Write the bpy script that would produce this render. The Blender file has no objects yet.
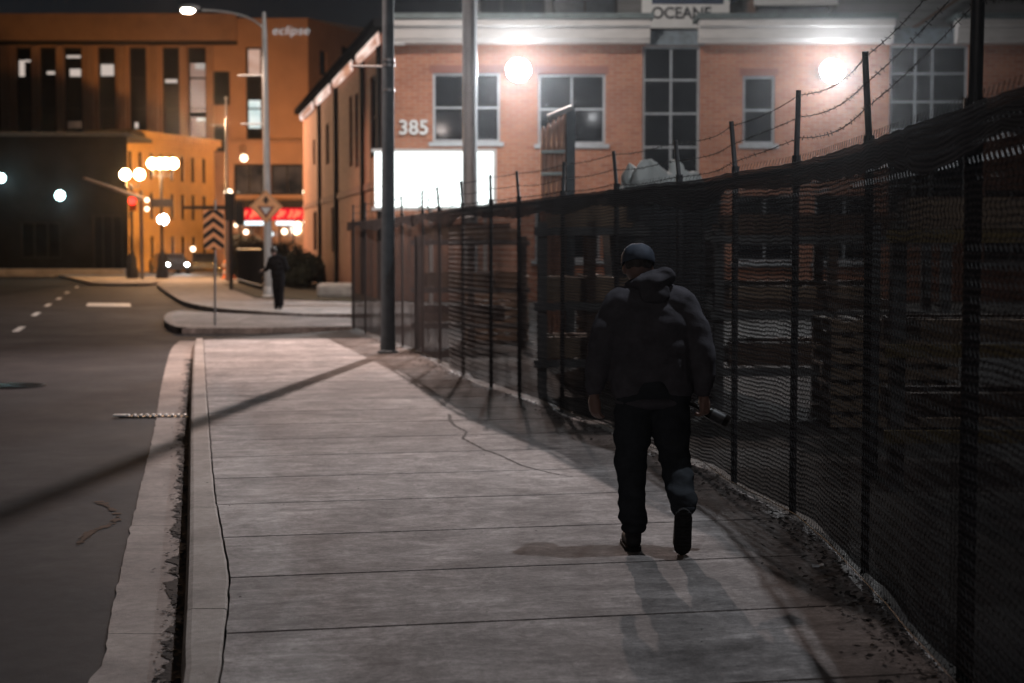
import bpy, bmesh, math, random
from mathutils import Vector, Matrix, noise, Quaternion
random.seed(11)
S = bpy.context.scene
C = S.collection
R = math.radians
# ---------------------------------------------------------------- camera
F, CX, CY, HZ, EYE = 1600.0, 512.0, 341.5, 247.0, 1.7
TH = math.atan((CY - HZ) / F)
cd = bpy.data.cameras.new('camera'); cam = bpy.data.objects.new('camera', cd); C.objects.link(cam)
cam.location = (0, 0, EYE); cam.rotation_euler = (math.pi / 2 - TH, 0, 0)
cd.sensor_width = 36; cd.lens = F / 1024 * 36; cd.clip_end = 2000; cd.clip_start = .05
cd.dof.use_dof = True; cd.dof.focus_distance = 8.9; cd.dof.aperture_fstop = 2.3
S.camera = cam

def ray(u, v):
    x = (u - CX) / F; z = (CY - v) / F
    return Vector((x, math.cos(TH) + z * math.sin(TH), -math.sin(TH) + z * math.cos(TH)))
def G(u, v, z=0.0):                      # ground point seen at a pixel
    d = ray(u, v); t = (z - EYE) / d.z
    return Vector((d.x * t, d.y * t, z))
def P(u, v, Y):                          # point at distance Y seen at a pixel
    d = ray(u, v); t = Y / d.y
    return Vector((d.x * t, Y, EYE + d.z * t))

# ---------------------------------------------------------------- materials
def nt(name):
    m = bpy.data.materials.new(name); m.use_nodes = True
    n = m.node_tree; n.nodes.clear()
    return m, n
def N(n, t, **k):
    a = n.nodes.new(t)
    for q, w in k.items():
        if q.startswith('i_'):
            a.inputs[q[2:].replace('_', ' ')].default_value = w
        else: setattr(a, q, w)
    return a
def L(n, a, b): n.links.new(a, b)
def rgba(c): return (c[0], c[1], c[2], 1)

def mat(name, col, rough=.6, metal=0, var=.25, scale=3.0, bump=.0, bscale=40, col2=None, spec=.5, sheen=0, coat=0, stretch=(1,1,1)):
    m, n = nt(name)
    out = N(n, 'ShaderNodeOutputMaterial'); b = N(n, 'ShaderNodeBsdfPrincipled')
    L(n, b.outputs[0], out.inputs[0])
    tc = N(n, 'ShaderNodeTexCoord'); mp = N(n, 'ShaderNodeMapping'); mp.inputs['Scale'].default_value = stretch
    L(n, tc.outputs['Object'], mp.inputs[0])
    no = N(n, 'ShaderNodeTexNoise'); no.inputs['Scale'].default_value = scale; no.inputs['Detail'].default_value = 6
    no.inputs['Roughness'].default_value = .6
    L(n, mp.outputs[0], no.inputs['Vector'])
    rp = N(n, 'ShaderNodeValToRGB')
    c2 = col2 or tuple(min(1, c * (1 + var)) for c in col)
    c1 = col if col2 else tuple(c * (1 - var) for c in col)
    rp.color_ramp.elements[0].position = .3; rp.color_ramp.elements[1].position = .7
    rp.color_ramp.elements[0].color = rgba(c1); rp.color_ramp.elements[1].color = rgba(c2)
    L(n, no.outputs['Fac'], rp.inputs[0]); L(n, rp.outputs[0], b.inputs['Base Color'])
    b.inputs['Roughness'].default_value = rough; b.inputs['Metallic'].default_value = metal
    b.inputs['Specular IOR Level'].default_value = spec
    if sheen:
        b.inputs['Sheen Weight'].default_value = sheen; b.inputs['Sheen Roughness'].default_value = .5
    if coat: b.inputs['Coat Weight'].default_value = coat
    if bump:
        nb = N(n, 'ShaderNodeTexNoise'); nb.inputs['Scale'].default_value = bscale; nb.inputs['Detail'].default_value = 4
        L(n, mp.outputs[0], nb.inputs['Vector'])
        bu = N(n, 'ShaderNodeBump'); bu.inputs['Strength'].default_value = bump; bu.inputs['Distance'].default_value = .02
        L(n, nb.outputs['Fac'], bu.inputs['Height']); L(n, bu.outputs[0], b.inputs['Normal'])
    return m

def emit(name, col, s):
    m, n = nt(name)
    out = N(n, 'ShaderNodeOutputMaterial'); e = N(n, 'ShaderNodeEmission')
    e.inputs[0].default_value = rgba(col); e.inputs[1].default_value = s
    L(n, e.outputs[0], out.inputs[0]); return m

def emit_var(name, c1, c2, s, scale=(1, 1), blinds=0):
    """a lit room seen through glass: patchy, with optional blind slats (UV in metres)"""
    m, n = nt(name)
    out = N(n, 'ShaderNodeOutputMaterial'); e = N(n, 'ShaderNodeEmission')
    uv = N(n, 'ShaderNodeTexCoord'); mp = N(n, 'ShaderNodeMapping'); mp.inputs['Scale'].default_value = (scale[0], scale[1], 1)
    L(n, uv.outputs['UV'], mp.inputs[0])
    no = N(n, 'ShaderNodeTexNoise'); no.inputs['Scale'].default_value = 1.0; no.inputs['Detail'].default_value = 3
    L(n, mp.outputs[0], no.inputs['Vector'])
    rp = N(n, 'ShaderNodeValToRGB'); rp.color_ramp.elements[0].position = .35; rp.color_ramp.elements[1].position = .65
    rp.color_ramp.elements[0].color = rgba(c1); rp.color_ramp.elements[1].color = rgba(c2)
    L(n, no.outputs['Fac'], rp.inputs[0]); colout = rp.outputs[0]
    if blinds:
        w = N(n, 'ShaderNodeTexWave'); w.wave_type = 'BANDS'; w.bands_direction = 'Y'; w.inputs['Scale'].default_value = blinds
        L(n, uv.outputs['UV'], w.inputs['Vector'])
        mx = N(n, 'ShaderNodeMix', data_type='RGBA', blend_type='MULTIPLY'); mx.inputs[0].default_value = .75
        L(n, colout, mx.inputs[6]); L(n, w.outputs['Color'], mx.inputs[7]); colout = mx.outputs[2]
    L(n, colout, e.inputs[0]); e.inputs[1].default_value = s
    gl = N(n, 'ShaderNodeBsdfGlossy'); gl.inputs['Roughness'].default_value = .05; gl.inputs[0].default_value = (.04, .04, .04, 1)
    ad = N(n, 'ShaderNodeAddShader'); L(n, e.outputs[0], ad.inputs[0]); L(n, gl.outputs[0], ad.inputs[1])
    L(n, ad.outputs[0], out.inputs[0]); return m

def brick(name, c1, c2, mortar, bump=.3, sx=1.0):
    m, n = nt(name)
    out = N(n, 'ShaderNodeOutputMaterial'); b = N(n, 'ShaderNodeBsdfPrincipled'); L(n, b.outputs[0], out.inputs[0])
    uv = N(n, 'ShaderNodeTexCoord'); br = N(n, 'ShaderNodeTexBrick')
    br.inputs['Color1'].default_value = rgba(c1); br.inputs['Color2'].default_value = rgba(c2); br.inputs['Mortar'].default_value = rgba(mortar)
    br.inputs['Scale'].default_value = 1.0; br.inputs['Mortar Size'].default_value = .014; br.inputs['Mortar Smooth'].default_value = .3
    br.inputs['Brick Width'].default_value = .36 * sx; br.inputs['Row Height'].default_value = .11 * sx; br.inputs['Bias'].default_value = 0
    L(n, uv.outputs['UV'], br.inputs['Vector'])
    no = N(n, 'ShaderNodeTexNoise'); no.inputs['Scale'].default_value = .9; no.inputs['Detail'].default_value = 8; no.inputs['Roughness'].default_value = .7
    L(n, uv.outputs['UV'], no.inputs['Vector'])
    mr = N(n, 'ShaderNodeMapRange'); mr.inputs[1].default_value = .3; mr.inputs[2].default_value = .7; mr.inputs[3].default_value = .72; mr.inputs[4].default_value = 1.1
    L(n, no.outputs['Fac'], mr.inputs[0])
    mx = N(n, 'ShaderNodeMix', data_type='RGBA', blend_type='MULTIPLY'); mx.inputs[0].default_value = 1
    L(n, br.outputs['Color'], mx.inputs[6]); L(n, mr.outputs[0], mx.inputs[7]); L(n, mx.outputs[2], b.inputs['Base Color'])
    b.inputs['Roughness'].default_value = .85
    bu = N(n, 'ShaderNodeBump'); bu.inputs['Strength'].default_value = bump; bu.inputs['Distance'].default_value = .01; bu.invert = True
    L(n, br.outputs['Fac'], bu.inputs['Height']); L(n, bu.outputs[0], b.inputs['Normal'])
    return m

def siding(name, col, pitch):
    m, n = nt(name)
    out = N(n, 'ShaderNodeOutputMaterial'); b = N(n, 'ShaderNodeBsdfPrincipled'); L(n, b.outputs[0], out.inputs[0])
    uv = N(n, 'ShaderNodeTexCoord'); sp = N(n, 'ShaderNodeSeparateXYZ'); L(n, uv.outputs['UV'], sp.inputs[0])
    dv = N(n, 'ShaderNodeMath', operation='DIVIDE'); dv.inputs[1].default_value = pitch; L(n, sp.outputs[1], dv.inputs[0])
    fr = N(n, 'ShaderNodeMath', operation='FRACT'); L(n, dv.outputs[0], fr.inputs[0])
    rp = N(n, 'ShaderNodeValToRGB'); rp.color_ramp.elements[0].position = .0; rp.color_ramp.elements[1].position = .14
    rp.color_ramp.elements[0].color = rgba(tuple(c * .3 for c in col)); rp.color_ramp.elements[1].color = rgba(col)
    L(n, fr.outputs[0], rp.inputs[0])
    no = N(n, 'ShaderNodeTexNoise'); no.inputs['Scale'].default_value = 1.5; no.inputs['Detail'].default_value = 6; L(n, uv.outputs['UV'], no.inputs['Vector'])
    mr = N(n, 'ShaderNodeMapRange'); mr.inputs[3].default_value = .7; mr.inputs[4].default_value = 1.2; L(n, no.outputs['Fac'], mr.inputs[0])
    mx = N(n, 'ShaderNodeMix', data_type='RGBA', blend_type='MULTIPLY'); mx.inputs[0].default_value = 1
    L(n, rp.outputs[0], mx.inputs[6]); L(n, mr.outputs[0], mx.inputs[7]); L(n, mx.outputs[2], b.inputs['Base Color'])
    bu = N(n, 'ShaderNodeBump'); bu.inputs['Strength'].default_value = .6; bu.inputs['Distance'].default_value = .02
    L(n, fr.outputs[0], bu.inputs['Height']); L(n, bu.outputs[0], b.inputs['Normal'])
    b.inputs['Roughness'].default_value = .7
    return m

def ground_mat(name, base, hi, lo, rough, scale=1.0, broom=0, island=0, bump=.4, grit=220, cracks=0, spec=.12):
    """worn concrete / asphalt: large stains, patches, fine grit, optional broomed streaks across the walk"""
    m, n = nt(name)
    out = N(n, 'ShaderNodeOutputMaterial'); b = N(n, 'ShaderNodeBsdfPrincipled'); L(n, b.outputs[0], out.inputs[0])
    tc = N(n, 'ShaderNodeTexCoord'); mp = N(n, 'ShaderNodeMapping'); mp.inputs['Rotation'].default_value = (0, 0, -.192)
    L(n, tc.outputs['Object'], mp.inputs[0])
    def noi(s, d=8, r=.65, st=None, dist=0):
        q = N(n, 'ShaderNodeTexNoise'); q.inputs['Scale'].default_value = s; q.inputs['Detail'].default_value = d
        q.inputs['Roughness'].default_value = r; q.inputs['Distortion'].default_value = dist
        if st:
            k = N(n, 'ShaderNodeMapping'); k.inputs['Scale'].default_value = st; L(n, mp.outputs[0], k.inputs[0]); L(n, k.outputs[0], q.inputs['Vector'])
        else: L(n, mp.outputs[0], q.inputs['Vector'])
        return q.outputs['Fac']
    rp = N(n, 'ShaderNodeValToRGB')
    e = rp.color_ramp.elements; e[0].position = .33; e[0].color = rgba(lo); e[1].position = .66; e[1].color = rgba(hi)
    k = e.new(.5); k.color = rgba(base)
    L(n, noi(.75 * scale, 10, .7, None, .4), rp.inputs[0])
    cur = rp.outputs[0]
    def mul(fac, a, c, lo_=.35, hi_=.65):
        nonlocal cur
        mr = N(n, 'ShaderNodeMapRange'); mr.inputs[1].default_value = lo_; mr.inputs[2].default_value = hi_
        mr.inputs[3].default_value = a; mr.inputs[4].default_value = c; L(n, fac, mr.inputs[0])
        mx = N(n, 'ShaderNodeMix', data_type='RGBA', blend_type='MULTIPLY'); mx.inputs[0].default_value = 1
        L(n, cur, mx.inputs[6]); L(n, mr.outputs[0], mx.inputs[7]); cur = mx.outputs[2]
    g = noi(grit, 2, .5); mul(g, .78, 1.2)
    mul(noi(14 * scale, 5, .7), .84, 1.12)
    if broom: mul(noi(1.0, 6, .75, (2.2, 30, 1)), .90, 1.09, .38, .62); mul(noi(4.5, 8, .8, None, .8), .72, 1.26, .36, .64); mul(noi(1.6, 9, .8, None, 1.5), .78, 1.18, .40, .60); mul(noi(38, 3, .8), .82, 1.14, .35, .6)
    if broom: mul(noi(1.0, 6, .8, (.8, 3.2, 1), 1.2), .90, 1.30, .50, .64)
    if broom:
        for vs, rad, dk in ((2.3, .045, .5), (5.5, .06, .62)):
            vo = N(n, 'ShaderNodeTexVoronoi'); vo.inputs['Scale'].default_value = vs; L(n, mp.outputs[0], vo.inputs['Vector']); mul(vo.outputs['Distance'], dk, 1.0, rad * .5, rad)
    if island:
        ge = N(n, 'ShaderNodeNewGeometry')
        mul(ge.outputs['Random Per Island'], 1 - island, 1 + island, 0, 1)
    L(n, cur, b.inputs['Base Color'])
    b.inputs['Specular IOR Level'].default_value = spec
    rr = N(n, 'ShaderNodeMapRange'); rr.inputs[3].default_value = rough - .12; rr.inputs[4].default_value = rough + .12
    L(n, noi(2.2 * scale, 5), rr.inputs[0]); L(n, rr.outputs[0], b.inputs['Roughness'])
    bu = N(n, 'ShaderNodeBump'); bu.inputs['Strength'].default_value = bump; bu.inputs['Distance'].default_value = .012
    L(n, g, bu.inputs['Height']); L(n, bu.outputs[0], b.inputs['Normal'])
    return m

def fabric_mat(name='privacy_fabric', amin=.50, base_=.82):
    """knitted privacy screen: rows of opaque yarn with see-through rows between (UV = metres along, height)"""
    m, n = nt(name)
    out = N(n, 'ShaderNodeOutputMaterial'); b = N(n, 'ShaderNodeBsdfPrincipled')
    uv = N(n, 'ShaderNodeTexCoord'); sp = N(n, 'ShaderNodeSeparateXYZ'); L(n, uv.outputs['UV'], sp.inputs[0])
    def math_(op, a, c=None):
        q = N(n, 'ShaderNodeMath', operation=op)
        for i, w in enumerate((a, c)):
            if w is None: continue
            if isinstance(w, (int, float)): q.inputs[i].default_value = w
            else: L(n, w, q.inputs[i])
        return q.outputs[0]
    def noi(st, d=3):
        k = N(n, 'ShaderNodeMapping'); k.inputs['Scale'].default_value = st; L(n, uv.outputs['UV'], k.inputs[0])
        q = N(n, 'ShaderNodeTexNoise'); q.inputs['Scale'].default_value = 1; q.inputs['Detail'].default_value = d
        L(n, k.outputs[0], q.inputs['Vector']); return q.outputs['Fac']
    warp = math_('MULTIPLY', math_('SUBTRACT', noi((2.2, .8, 1)), .5), .055)
    warp2 = math_('MULTIPLY', math_('SUBTRACT', noi((9, 3, 1)), .5), .022)
    z = math_('ADD', math_('ADD', sp.outputs[1], warp), warp2)
    row = math_('SINE', math_('MULTIPLY', z, 2 * math.pi / .027))
    col = math_('SINE', math_('MULTIPLY', sp.outputs[0], 2 * math.pi / .024))
    fine = math_('ADD', math_('MULTIPLY', row, .22), math_('MULTIPLY', col, .16))
    patch = math_('MULTIPLY', math_('SUBTRACT', noi((1.6, .7, 1), 5), .5), .7)
    al = math_('ADD', math_('ADD', fine, patch), base_)
    cl = N(n, 'ShaderNodeClamp'); L(n, al, cl.inputs[0]); mrs = N(n, 'ShaderNodeMapRange'); mrs.inputs[1].default_value = 6; mrs.inputs[2].default_value = 12.5; mrs.inputs[3].default_value = .88; mrs.inputs[4].default_value = amin
    L(n, sp.outputs[0], mrs.inputs[0]); L(n, mrs.outputs[0], cl.inputs[1]); cl.inputs[2].default_value = 1
    tr = N(n, 'ShaderNodeBsdfTransparent'); mx = N(n, 'ShaderNodeMixShader')
    L(n, cl.outputs[0], mx.inputs[0]); L(n, tr.outputs[0], mx.inputs[1]); L(n, b.outputs[0], mx.inputs[2]); L(n, mx.outputs[0], out.inputs[0])
    rp = N(n, 'ShaderNodeValToRGB'); rp.color_ramp.elements[0].color = (.055, .054, .060, 1); rp.color_ramp.elements[1].color = (.115, .110, .115, 1)
    rp.color_ramp.elements[0].position = .2; rp.color_ramp.elements[1].position = .85
    L(n, math_('ADD', math_('MULTIPLY', row, .35), .5), rp.inputs[0])
    L(n, rp.outputs[0], b.inputs['Base Color']); b.inputs['Roughness'].default_value = .9; b.inputs['Specular IOR Level'].default_value = 0
    bu = N(n, 'ShaderNodeBump'); bu.inputs['Strength'].default_value = .5; bu.inputs['Distance'].default_value = .01
    L(n, row, bu.inputs['Height']); L(n, bu.outputs[0], b.inputs['Normal'])
    return m

M = {}
M['asphalt'] = ground_mat('asphalt', (.027, .027, .030), (.042, .041, .042), (.018, .018, .020), .72, .5, bump=.5, grit=260, spec=.04)
M['walk'] = ground_mat('sidewalk_concrete', (.235, .216, .21), (.32, .296, .287), (.15, .139, .136), .8, 1.0, broom=1, island=.14)
M['curb'] = ground_mat('curb_concrete', (.27, .24, .22), (.34, .305, .28), (.18, .16, .15), .85, 1.4, island=.05)
M['gutter'] = ground_mat('gutter_concrete', (.24, .205, .19), (.32, .28, .255), (.16, .14, .13), .8, 1.2, island=.06)
M['groove'] = mat('joint_dirt', (.018, .016, .015), .95)
M['dirt'] = mat('dark_dirt', (.014, .012, .011), .95, scale=8, bump=.5)
M['lotground'] = ground_mat('lot_gravel', (.06, .055, .05), (.10, .092, .085), (.035, .03, .03), .9, .8, bump=1, grit=40)
M['grass'] = mat('dry_grass', (.045, .045, .032), .95, scale=10, var=.5, bump=.8)
M['leaf'] = mat('dead_leaf', (.035, .03, .027), .8, scale=9, var=.5)
M['paint'] = mat('road_paint', (.55, .53, .5), .6, scale=9, var=.35)
M['galv'] = mat('galvanised_steel', (.33, .33, .34), .45, .85, scale=20, var=.2)
M['barb'] = mat('rusty_barbed_wire', (.03, .028, .027), .9, spec=.1)
M['wire'] = mat('fence_wire', (.06, .06, .06), .55, .5, scale=12, var=.35)
M['post'] = mat('dark_fence_post', (.035, .036, .04), .5, .4, scale=10)
M['rail'] = mat('fence_rail', (.02, .02, .022), .9, scale=10, spec=.05)
M['fabric'] = fabric_mat(); M['fabric2'] = fabric_mat('hem_fabric', .72, .95)
M['hem'] = mat('screen_hem', (.013, .012, .014), .8, scale=14, var=.5, bump=.6, bscale=60, stretch=(1, 1, 3), spec=.1)
M['darkpole'] = mat('dark_painted_pole', (.085, .11, .13), .7, 0, scale=6, var=.25)
M['palepole'] = mat('pale_painted_pole', (.42, .44, .46), .45, .2, scale=3, var=.12)
M['black'] = mat('black_paint', (.018, .018, .02), .4, scale=5)
M['brick'] = brick('red_brick', (.29, .10, .056), (.38, .15, .085), (.35, .23, .17))
M['soldier'] = mat('soldier_course', (.20, .085, .065), .85, scale=30, var=.3, stretch=(6, 6, .4))
M['cornice'] = mat('cornice_metal', (.46, .44, .43), .5, scale=2, var=.12, stretch=(1, 1, 4))
M['coping'] = mat('coping_green_grey', (.11, .14, .145), .5, .3, scale=4)
M['header'] = mat('slate_panel', (.13, .16, .185), .5, scale=6, var=.3)
M['alu'] = mat('window_frame_alu', (.40, .43, .46), .4, .3, scale=5, var=.15)
M['darkframe'] = mat('dark_window_frame', (.02, .019, .019), .8, spec=.08)
M['eave'] = mat('black_eave', (.010, .010, .011), .9, spec=0)
M['siding'] = siding('grey_siding', (.22, .22, .225), .28)
M['roof'] = mat('roof_membrane', (.06, .06, .065), .9)
M['tanwall'] = mat('brown_stucco_wall', (.30, .175, .11), .85, scale=.5, var=.13)
M['tanband'] = mat('brown_stucco_band', (.25, .15, .10), .85, scale=.8, var=.14)
M['yellowwall'] = mat('ochre_brick_wall', (.50, .30, .12), .85, scale=1.2, var=.12)
M['darkwall'] = mat('dark_render_wall', (.013, .013, .014), .9, scale=.5, var=.4, spec=0)
M['wood'] = mat('brown_wood', (.13, .078, .055), .8, scale=4, var=.35, stretch=(6, 6, .6))
M['pale_wood'] = mat('pale_timber', (.33, .235, .165), .8, scale=4, var=.25, stretch=(1, 6, 6))
M['white'] = mat('white_painted', (.62, .63, .64), .5, scale=2, var=.08)
M['dullgrey'] = mat('dull_grey_steel', (.17, .175, .18), .8, spec=.1)
M['navy'] = mat('navy_blue', (.02, .035, .075), .5)
M['ink'] = mat('dark_lettering', (.03, .032, .04), .5)
M['plastic'] = mat('white_sheeting', (.72, .75, .75), .75, scale=3, var=.1, spec=.15)
_n = M['plastic'].node_tree; _b = [q for q in _n.nodes if q.type == 'BSDF_PRINCIPLED'][0]; _o = [q for q in _n.nodes if q.type == 'OUTPUT_MATERIAL'][0]
_t = N(_n, 'ShaderNodeBsdfTranslucent'); _t.inputs[0].default_value = (.75, .8, .8, 1); _m = N(_n, 'ShaderNodeMixShader'); _m.inputs[0].default_value = .5
L(_n, _b.outputs[0], _m.inputs[1]); L(_n, _t.outputs[0], _m.inputs[2]); L(_n, _m.outputs[0], _o.inputs[0])
M['orange'] = mat('orange_plastic', (.75, .2, .04), .5)
M['sign_orange'] = mat('orange_sign', (.85, .44, .22), .45, var=.08)
M['leafgreen'] = mat('shrub_leaves', (.05, .058, .04), .7, scale=2, var=.5)
M['stem'] = mat('stem', (.06, .045, .035), .9)
M['stone'] = mat('pale_stone', (.36, .34, .32), .9, scale=4, var=.25, bump=.6, bscale=14)
M['chrome'] = mat('chrome', (.5, .5, .5), .2, 1)
M['rubber'] = mat('rubber', (.02, .02, .02), .8)
M['carpaint'] = mat('car_paint', (.03, .032, .04), .3, .4, coat=1)
def glass(name, c, r=.06):
    m = mat(name, c, r, 0, var=.35, scale=1.5, spec=.12); return m
M['glass'] = glass('dark_window_glass', (.005, .006, .008))
M['carglass'] = glass('car_glass', (.01, .01, .012))
M['bottle'] = glass('dark_bottle_glass', (.012, .010, .009), .08)
# clothing
M['jacket'] = mat('black_fleece', (.085, .082, .093), .9, scale=14, var=.2, bump=.25, bscale=160, spec=0)
M['hood'] = mat('black_hood_fleece', (.068, .065, .073), .95, scale=14, var=.2, bump=.2, bscale=160, spec=0)
M['trouser'] = mat('charcoal_trousers', (.038, .042, .048), .85, scale=10, var=.2, bump=.2, bscale=120, spec=0)
M['shoe'] = mat('black_shoe', (.03, .031, .034), .7, scale=10, spec=.2)
M['sole'] = mat('dark_rubber_sole', (.011, .011, .012), .9, scale=30, var=.4, bump=.6, bscale=60)
M['skin'] = mat('skin', (.20, .12, .095), .55, scale=8, var=.1)
M['blackcloth'] = mat('black_cloth', (.012, .012, .014), .9, spec=0)
M['cap'] = mat('blue_grey_cap', (.035, .047, .072), .75, scale=12, var=.25, bump=.2, bscale=200)
M['hair'] = mat('dark_hair', (.03, .022, .018), .6, scale=60)
# light-giving surfaces
M['flood'] = emit('flood_lens', (.93, .97, 1), 110)
M['globe'] = emit('lamp_globe', (1, .66, .36), 60)
M['streetlens'] = emit('street_lamp_lens', (1, .82, .66), 160)
M['screen'] = emit('lit_white_panel', (.9, 1, .98), 2.6)
M['redsign'] = emit('red_neon', (1, .012, .03), .9)
M['redhot'] = emit('red_neon_letters', (1, .14, .07), 1.8)
M['tube'] = emit('white_tube_light', (.8, .95, 1), 2.2)
M['bulb'] = emit('warm_bulb', (1, .78, .55), 5)
M['coldbulb'] = emit('cold_bulb', (.6, .95, .95), 18)
M['headlight'] = emit('headlight_lens', (.95, .98, 1), 55)
M['tailred'] = emit('red_signal', (1, .03, .02), 5)
M['amber'] = emit('amber_marker', (1, .35, .05), 3)
M['strip'] = emit_var('strip_glow', (.42, .20, .13), (1, .80, .72), 1.25, (.28, 3))
M['winpink'] = emit_var('lit_room_pink', (.75, .42, .30), (1, .68, .55), .62, (.6, .6), 0)
M['winblind'] = emit_var('lit_blinds', (.7, .40, .30), (.95, .68, .58), .55, (.4, .4), 1.1)
M['wincool'] = emit_var('lit_room_cool', (.6, .74, .72), (.95, 1, .96), 1.0, (.9, .9), 0)
M['windim'] = emit_var('dim_room', (.016, .012, .01), (.10, .06, .04), .8, (.7, .7), 0)
M['shopin'] = emit_var('shop_interior', (.10, .035, .015), (.60, .22, .09), .75, (.55, .6), 0)
M['white_lit'] = emit('small_white_light', (1, .93, .85), 2.2)
M['winpaper'] = emit('lit_office_white', (1, .84, .74), .55)

# ---------------------------------------------------------------- mesh builder
class MB:
    def __init__(s): s.v = []; s.f = []; s.uv = []
    def quad(s, a, b, c, d, uv=None):
        i = len(s.v); s.v += [tuple(a), tuple(b), tuple(c), tuple(d)]; s.f.append((i, i+1, i+2, i+3)); s.uv.append(uv or [(0, 0), (1, 0), (1, 1), (0, 1)])
    def poly(s, pts, uv=None):
        i = len(s.v); s.v += [tuple(p) for p in pts]; s.f.append(tuple(range(i, i + len(pts)))); s.uv.append(uv or [(p[0], p[1]) for p in pts])
    def face(s, idx): s.f.append(tuple(idx)); s.uv.append([(0, 0)] * len(idx))
    def box(s, lo, hi, X=Vector((1, 0, 0)), Y=Vector((0, 1, 0)), O=Vector((0, 0, 0)), Z=Vector((0, 0, 1))):
        c = []
        for k in (0, 1):
            for j in (0, 1):
                for i in (0, 1):
                    c.append(O + X * (hi[0] if i else lo[0]) + Y * (hi[1] if j else lo[1]) + Z * (hi[2] if k else lo[2]))
        b = len(s.v); s.v += [tuple(p) for p in c]
        dx, dy, dz = hi[0]-lo[0], hi[1]-lo[1], hi[2]-lo[2]
        for q, (w, h) in (((0, 1, 5, 4), (dx, dz)), ((3, 2, 6, 7), (dx, dz)), ((2, 0, 4, 6), (dy, dz)), ((1, 3, 7, 5), (dy, dz)), ((4, 5, 7, 6), (dx, dy)), ((2, 3, 1, 0), (dx, dy))):
            s.f.append(tuple(b + t for t in q)); s.uv.append([(0, lo[2]), (w, lo[2]), (w, lo[2] + h), (0, lo[2] + h)])
    def tube(s, pts, r, n=8, caps=True):
        pts = [Vector(p) for p in pts]
        rr = r if isinstance(r, (list, tuple)) else [r] * len(pts)
        b = len(s.v); up = None
        for i, p in enumerate(pts):
            t = (pts[min(i+1, len(pts)-1)] - pts[max(i-1, 0)]).normalized()
            if up is None:
                up = Vector((0, 0, 1)) if abs(t.z) < .9 else Vector((0, 1, 0))
            a = t.cross(up).normalized(); c = a.cross(t).normalized(); up = c
            for k in range(n):
                th = 2 * math.pi * k / n
                s.v.append(tuple(p + (a * math.cos(th) + c * math.sin(th)) * rr[i]))
        for i in range(len(pts) - 1):
            for k in range(n):
                q = [b + i*n + k, b + i*n + (k+1) % n, b + (i+1)*n + (k+1) % n, b + (i+1)*n + k]
                s.face(q[::-1])
        if caps:
            s.face([b + k for k in range(n)]); s.face([b + (len(pts)-1)*n + k for k in range(n)][::-1])
    def lathe(s, O, prof, n=16, axis=Vector((0, 0, 1))):
        axis = axis.normalized()
        q = Vector((0, 0, 1)).rotation_difference(axis)
        b = len(s.v)
        for (r, z) in prof:
            for k in range(n):
                th = 2 * math.pi * k / n
                s.v.append(tuple(Vector(O) + q @ Vector((r * math.cos(th), r * math.sin(th), z))))
        for i in range(len(prof) - 1):
            for k in range(n):
                s.face([b + i*n + k, b + i*n + (k+1) % n, b + (i+1)*n + (k+1) % n, b + (i+1)*n + k])
        s.face([b + k for k in range(n)][::-1]); s.face([b + (len(prof)-1)*n + k for k in range(n)])
    def ball(s, c, r, n=12, sc=(1, 1, 1)):
        c = Vector(c); prof = []
        b = len(s.v); m = n // 2 + 1
        for i in range(1, m):
            ph = math.pi * i / m
            for k in range(n):
                th = 2 * math.pi * k / n
                s.v.append((c.x + r*sc[0]*math.sin(ph)*math.cos(th), c.y + r*sc[1]*math.sin(ph)*math.sin(th), c.z - r*sc[2]*math.cos(ph)))
        for i in range(m - 2):
            for k in range(n):
                s.face([b + i*n + k, b + i*n + (k+1) % n, b + (i+1)*n + (k+1) % n, b + (i+1)*n + k])
        s.v.append((c.x, c.y, c.z - r*sc[2])); s.v.append((c.x, c.y, c.z + r*sc[2])); lo, hi = len(s.v)-2, len(s.v)-1
        for k in range(n):
            s.face([lo, b + (k+1) % n, b + k]); s.face([hi, b + (m-2)*n + k, b + (m-2)*n + (k+1) % n])
    def build(s, name, m, parent=None, smooth=False, bevel=0, **tags):
        me = bpy.data.meshes.new(name)
        o0 = Vector((0, 0, 0))
        if parent is not None: 
            base = Vector(parent.get('_base', (0, 0, 0)))
        else:
            base = o0
        me.from_pydata([tuple(Vector(p) - base) for p in s.v], [], s.f)
        ul = me.uv_layers.new(name='UVMap'); flat = []
        for q in s.uv: flat += [c for t in q for c in t]
        if len(flat) == len(ul.data) * 2: ul.data.foreach_set('uv', flat)
        me.materials.append(m)
        if smooth:
            me.polygons.foreach_set('use_smooth', [True] * len(me.polygons))
            try: me.set_sharp_from_angle(angle=R(40))
            except Exception: pass
        o = bpy.data.objects.new(name, me); C.objects.link(o)
        if parent is not None:
            o.parent = parent; o['_base'] = tuple(base)
        if bevel:
            bv = o.modifiers.new('bevel', 'BEVEL'); bv.width = bevel; bv.segments = 2; bv.limit_method = 'ANGLE'
        tag(o, **tags)
        return o

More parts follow.
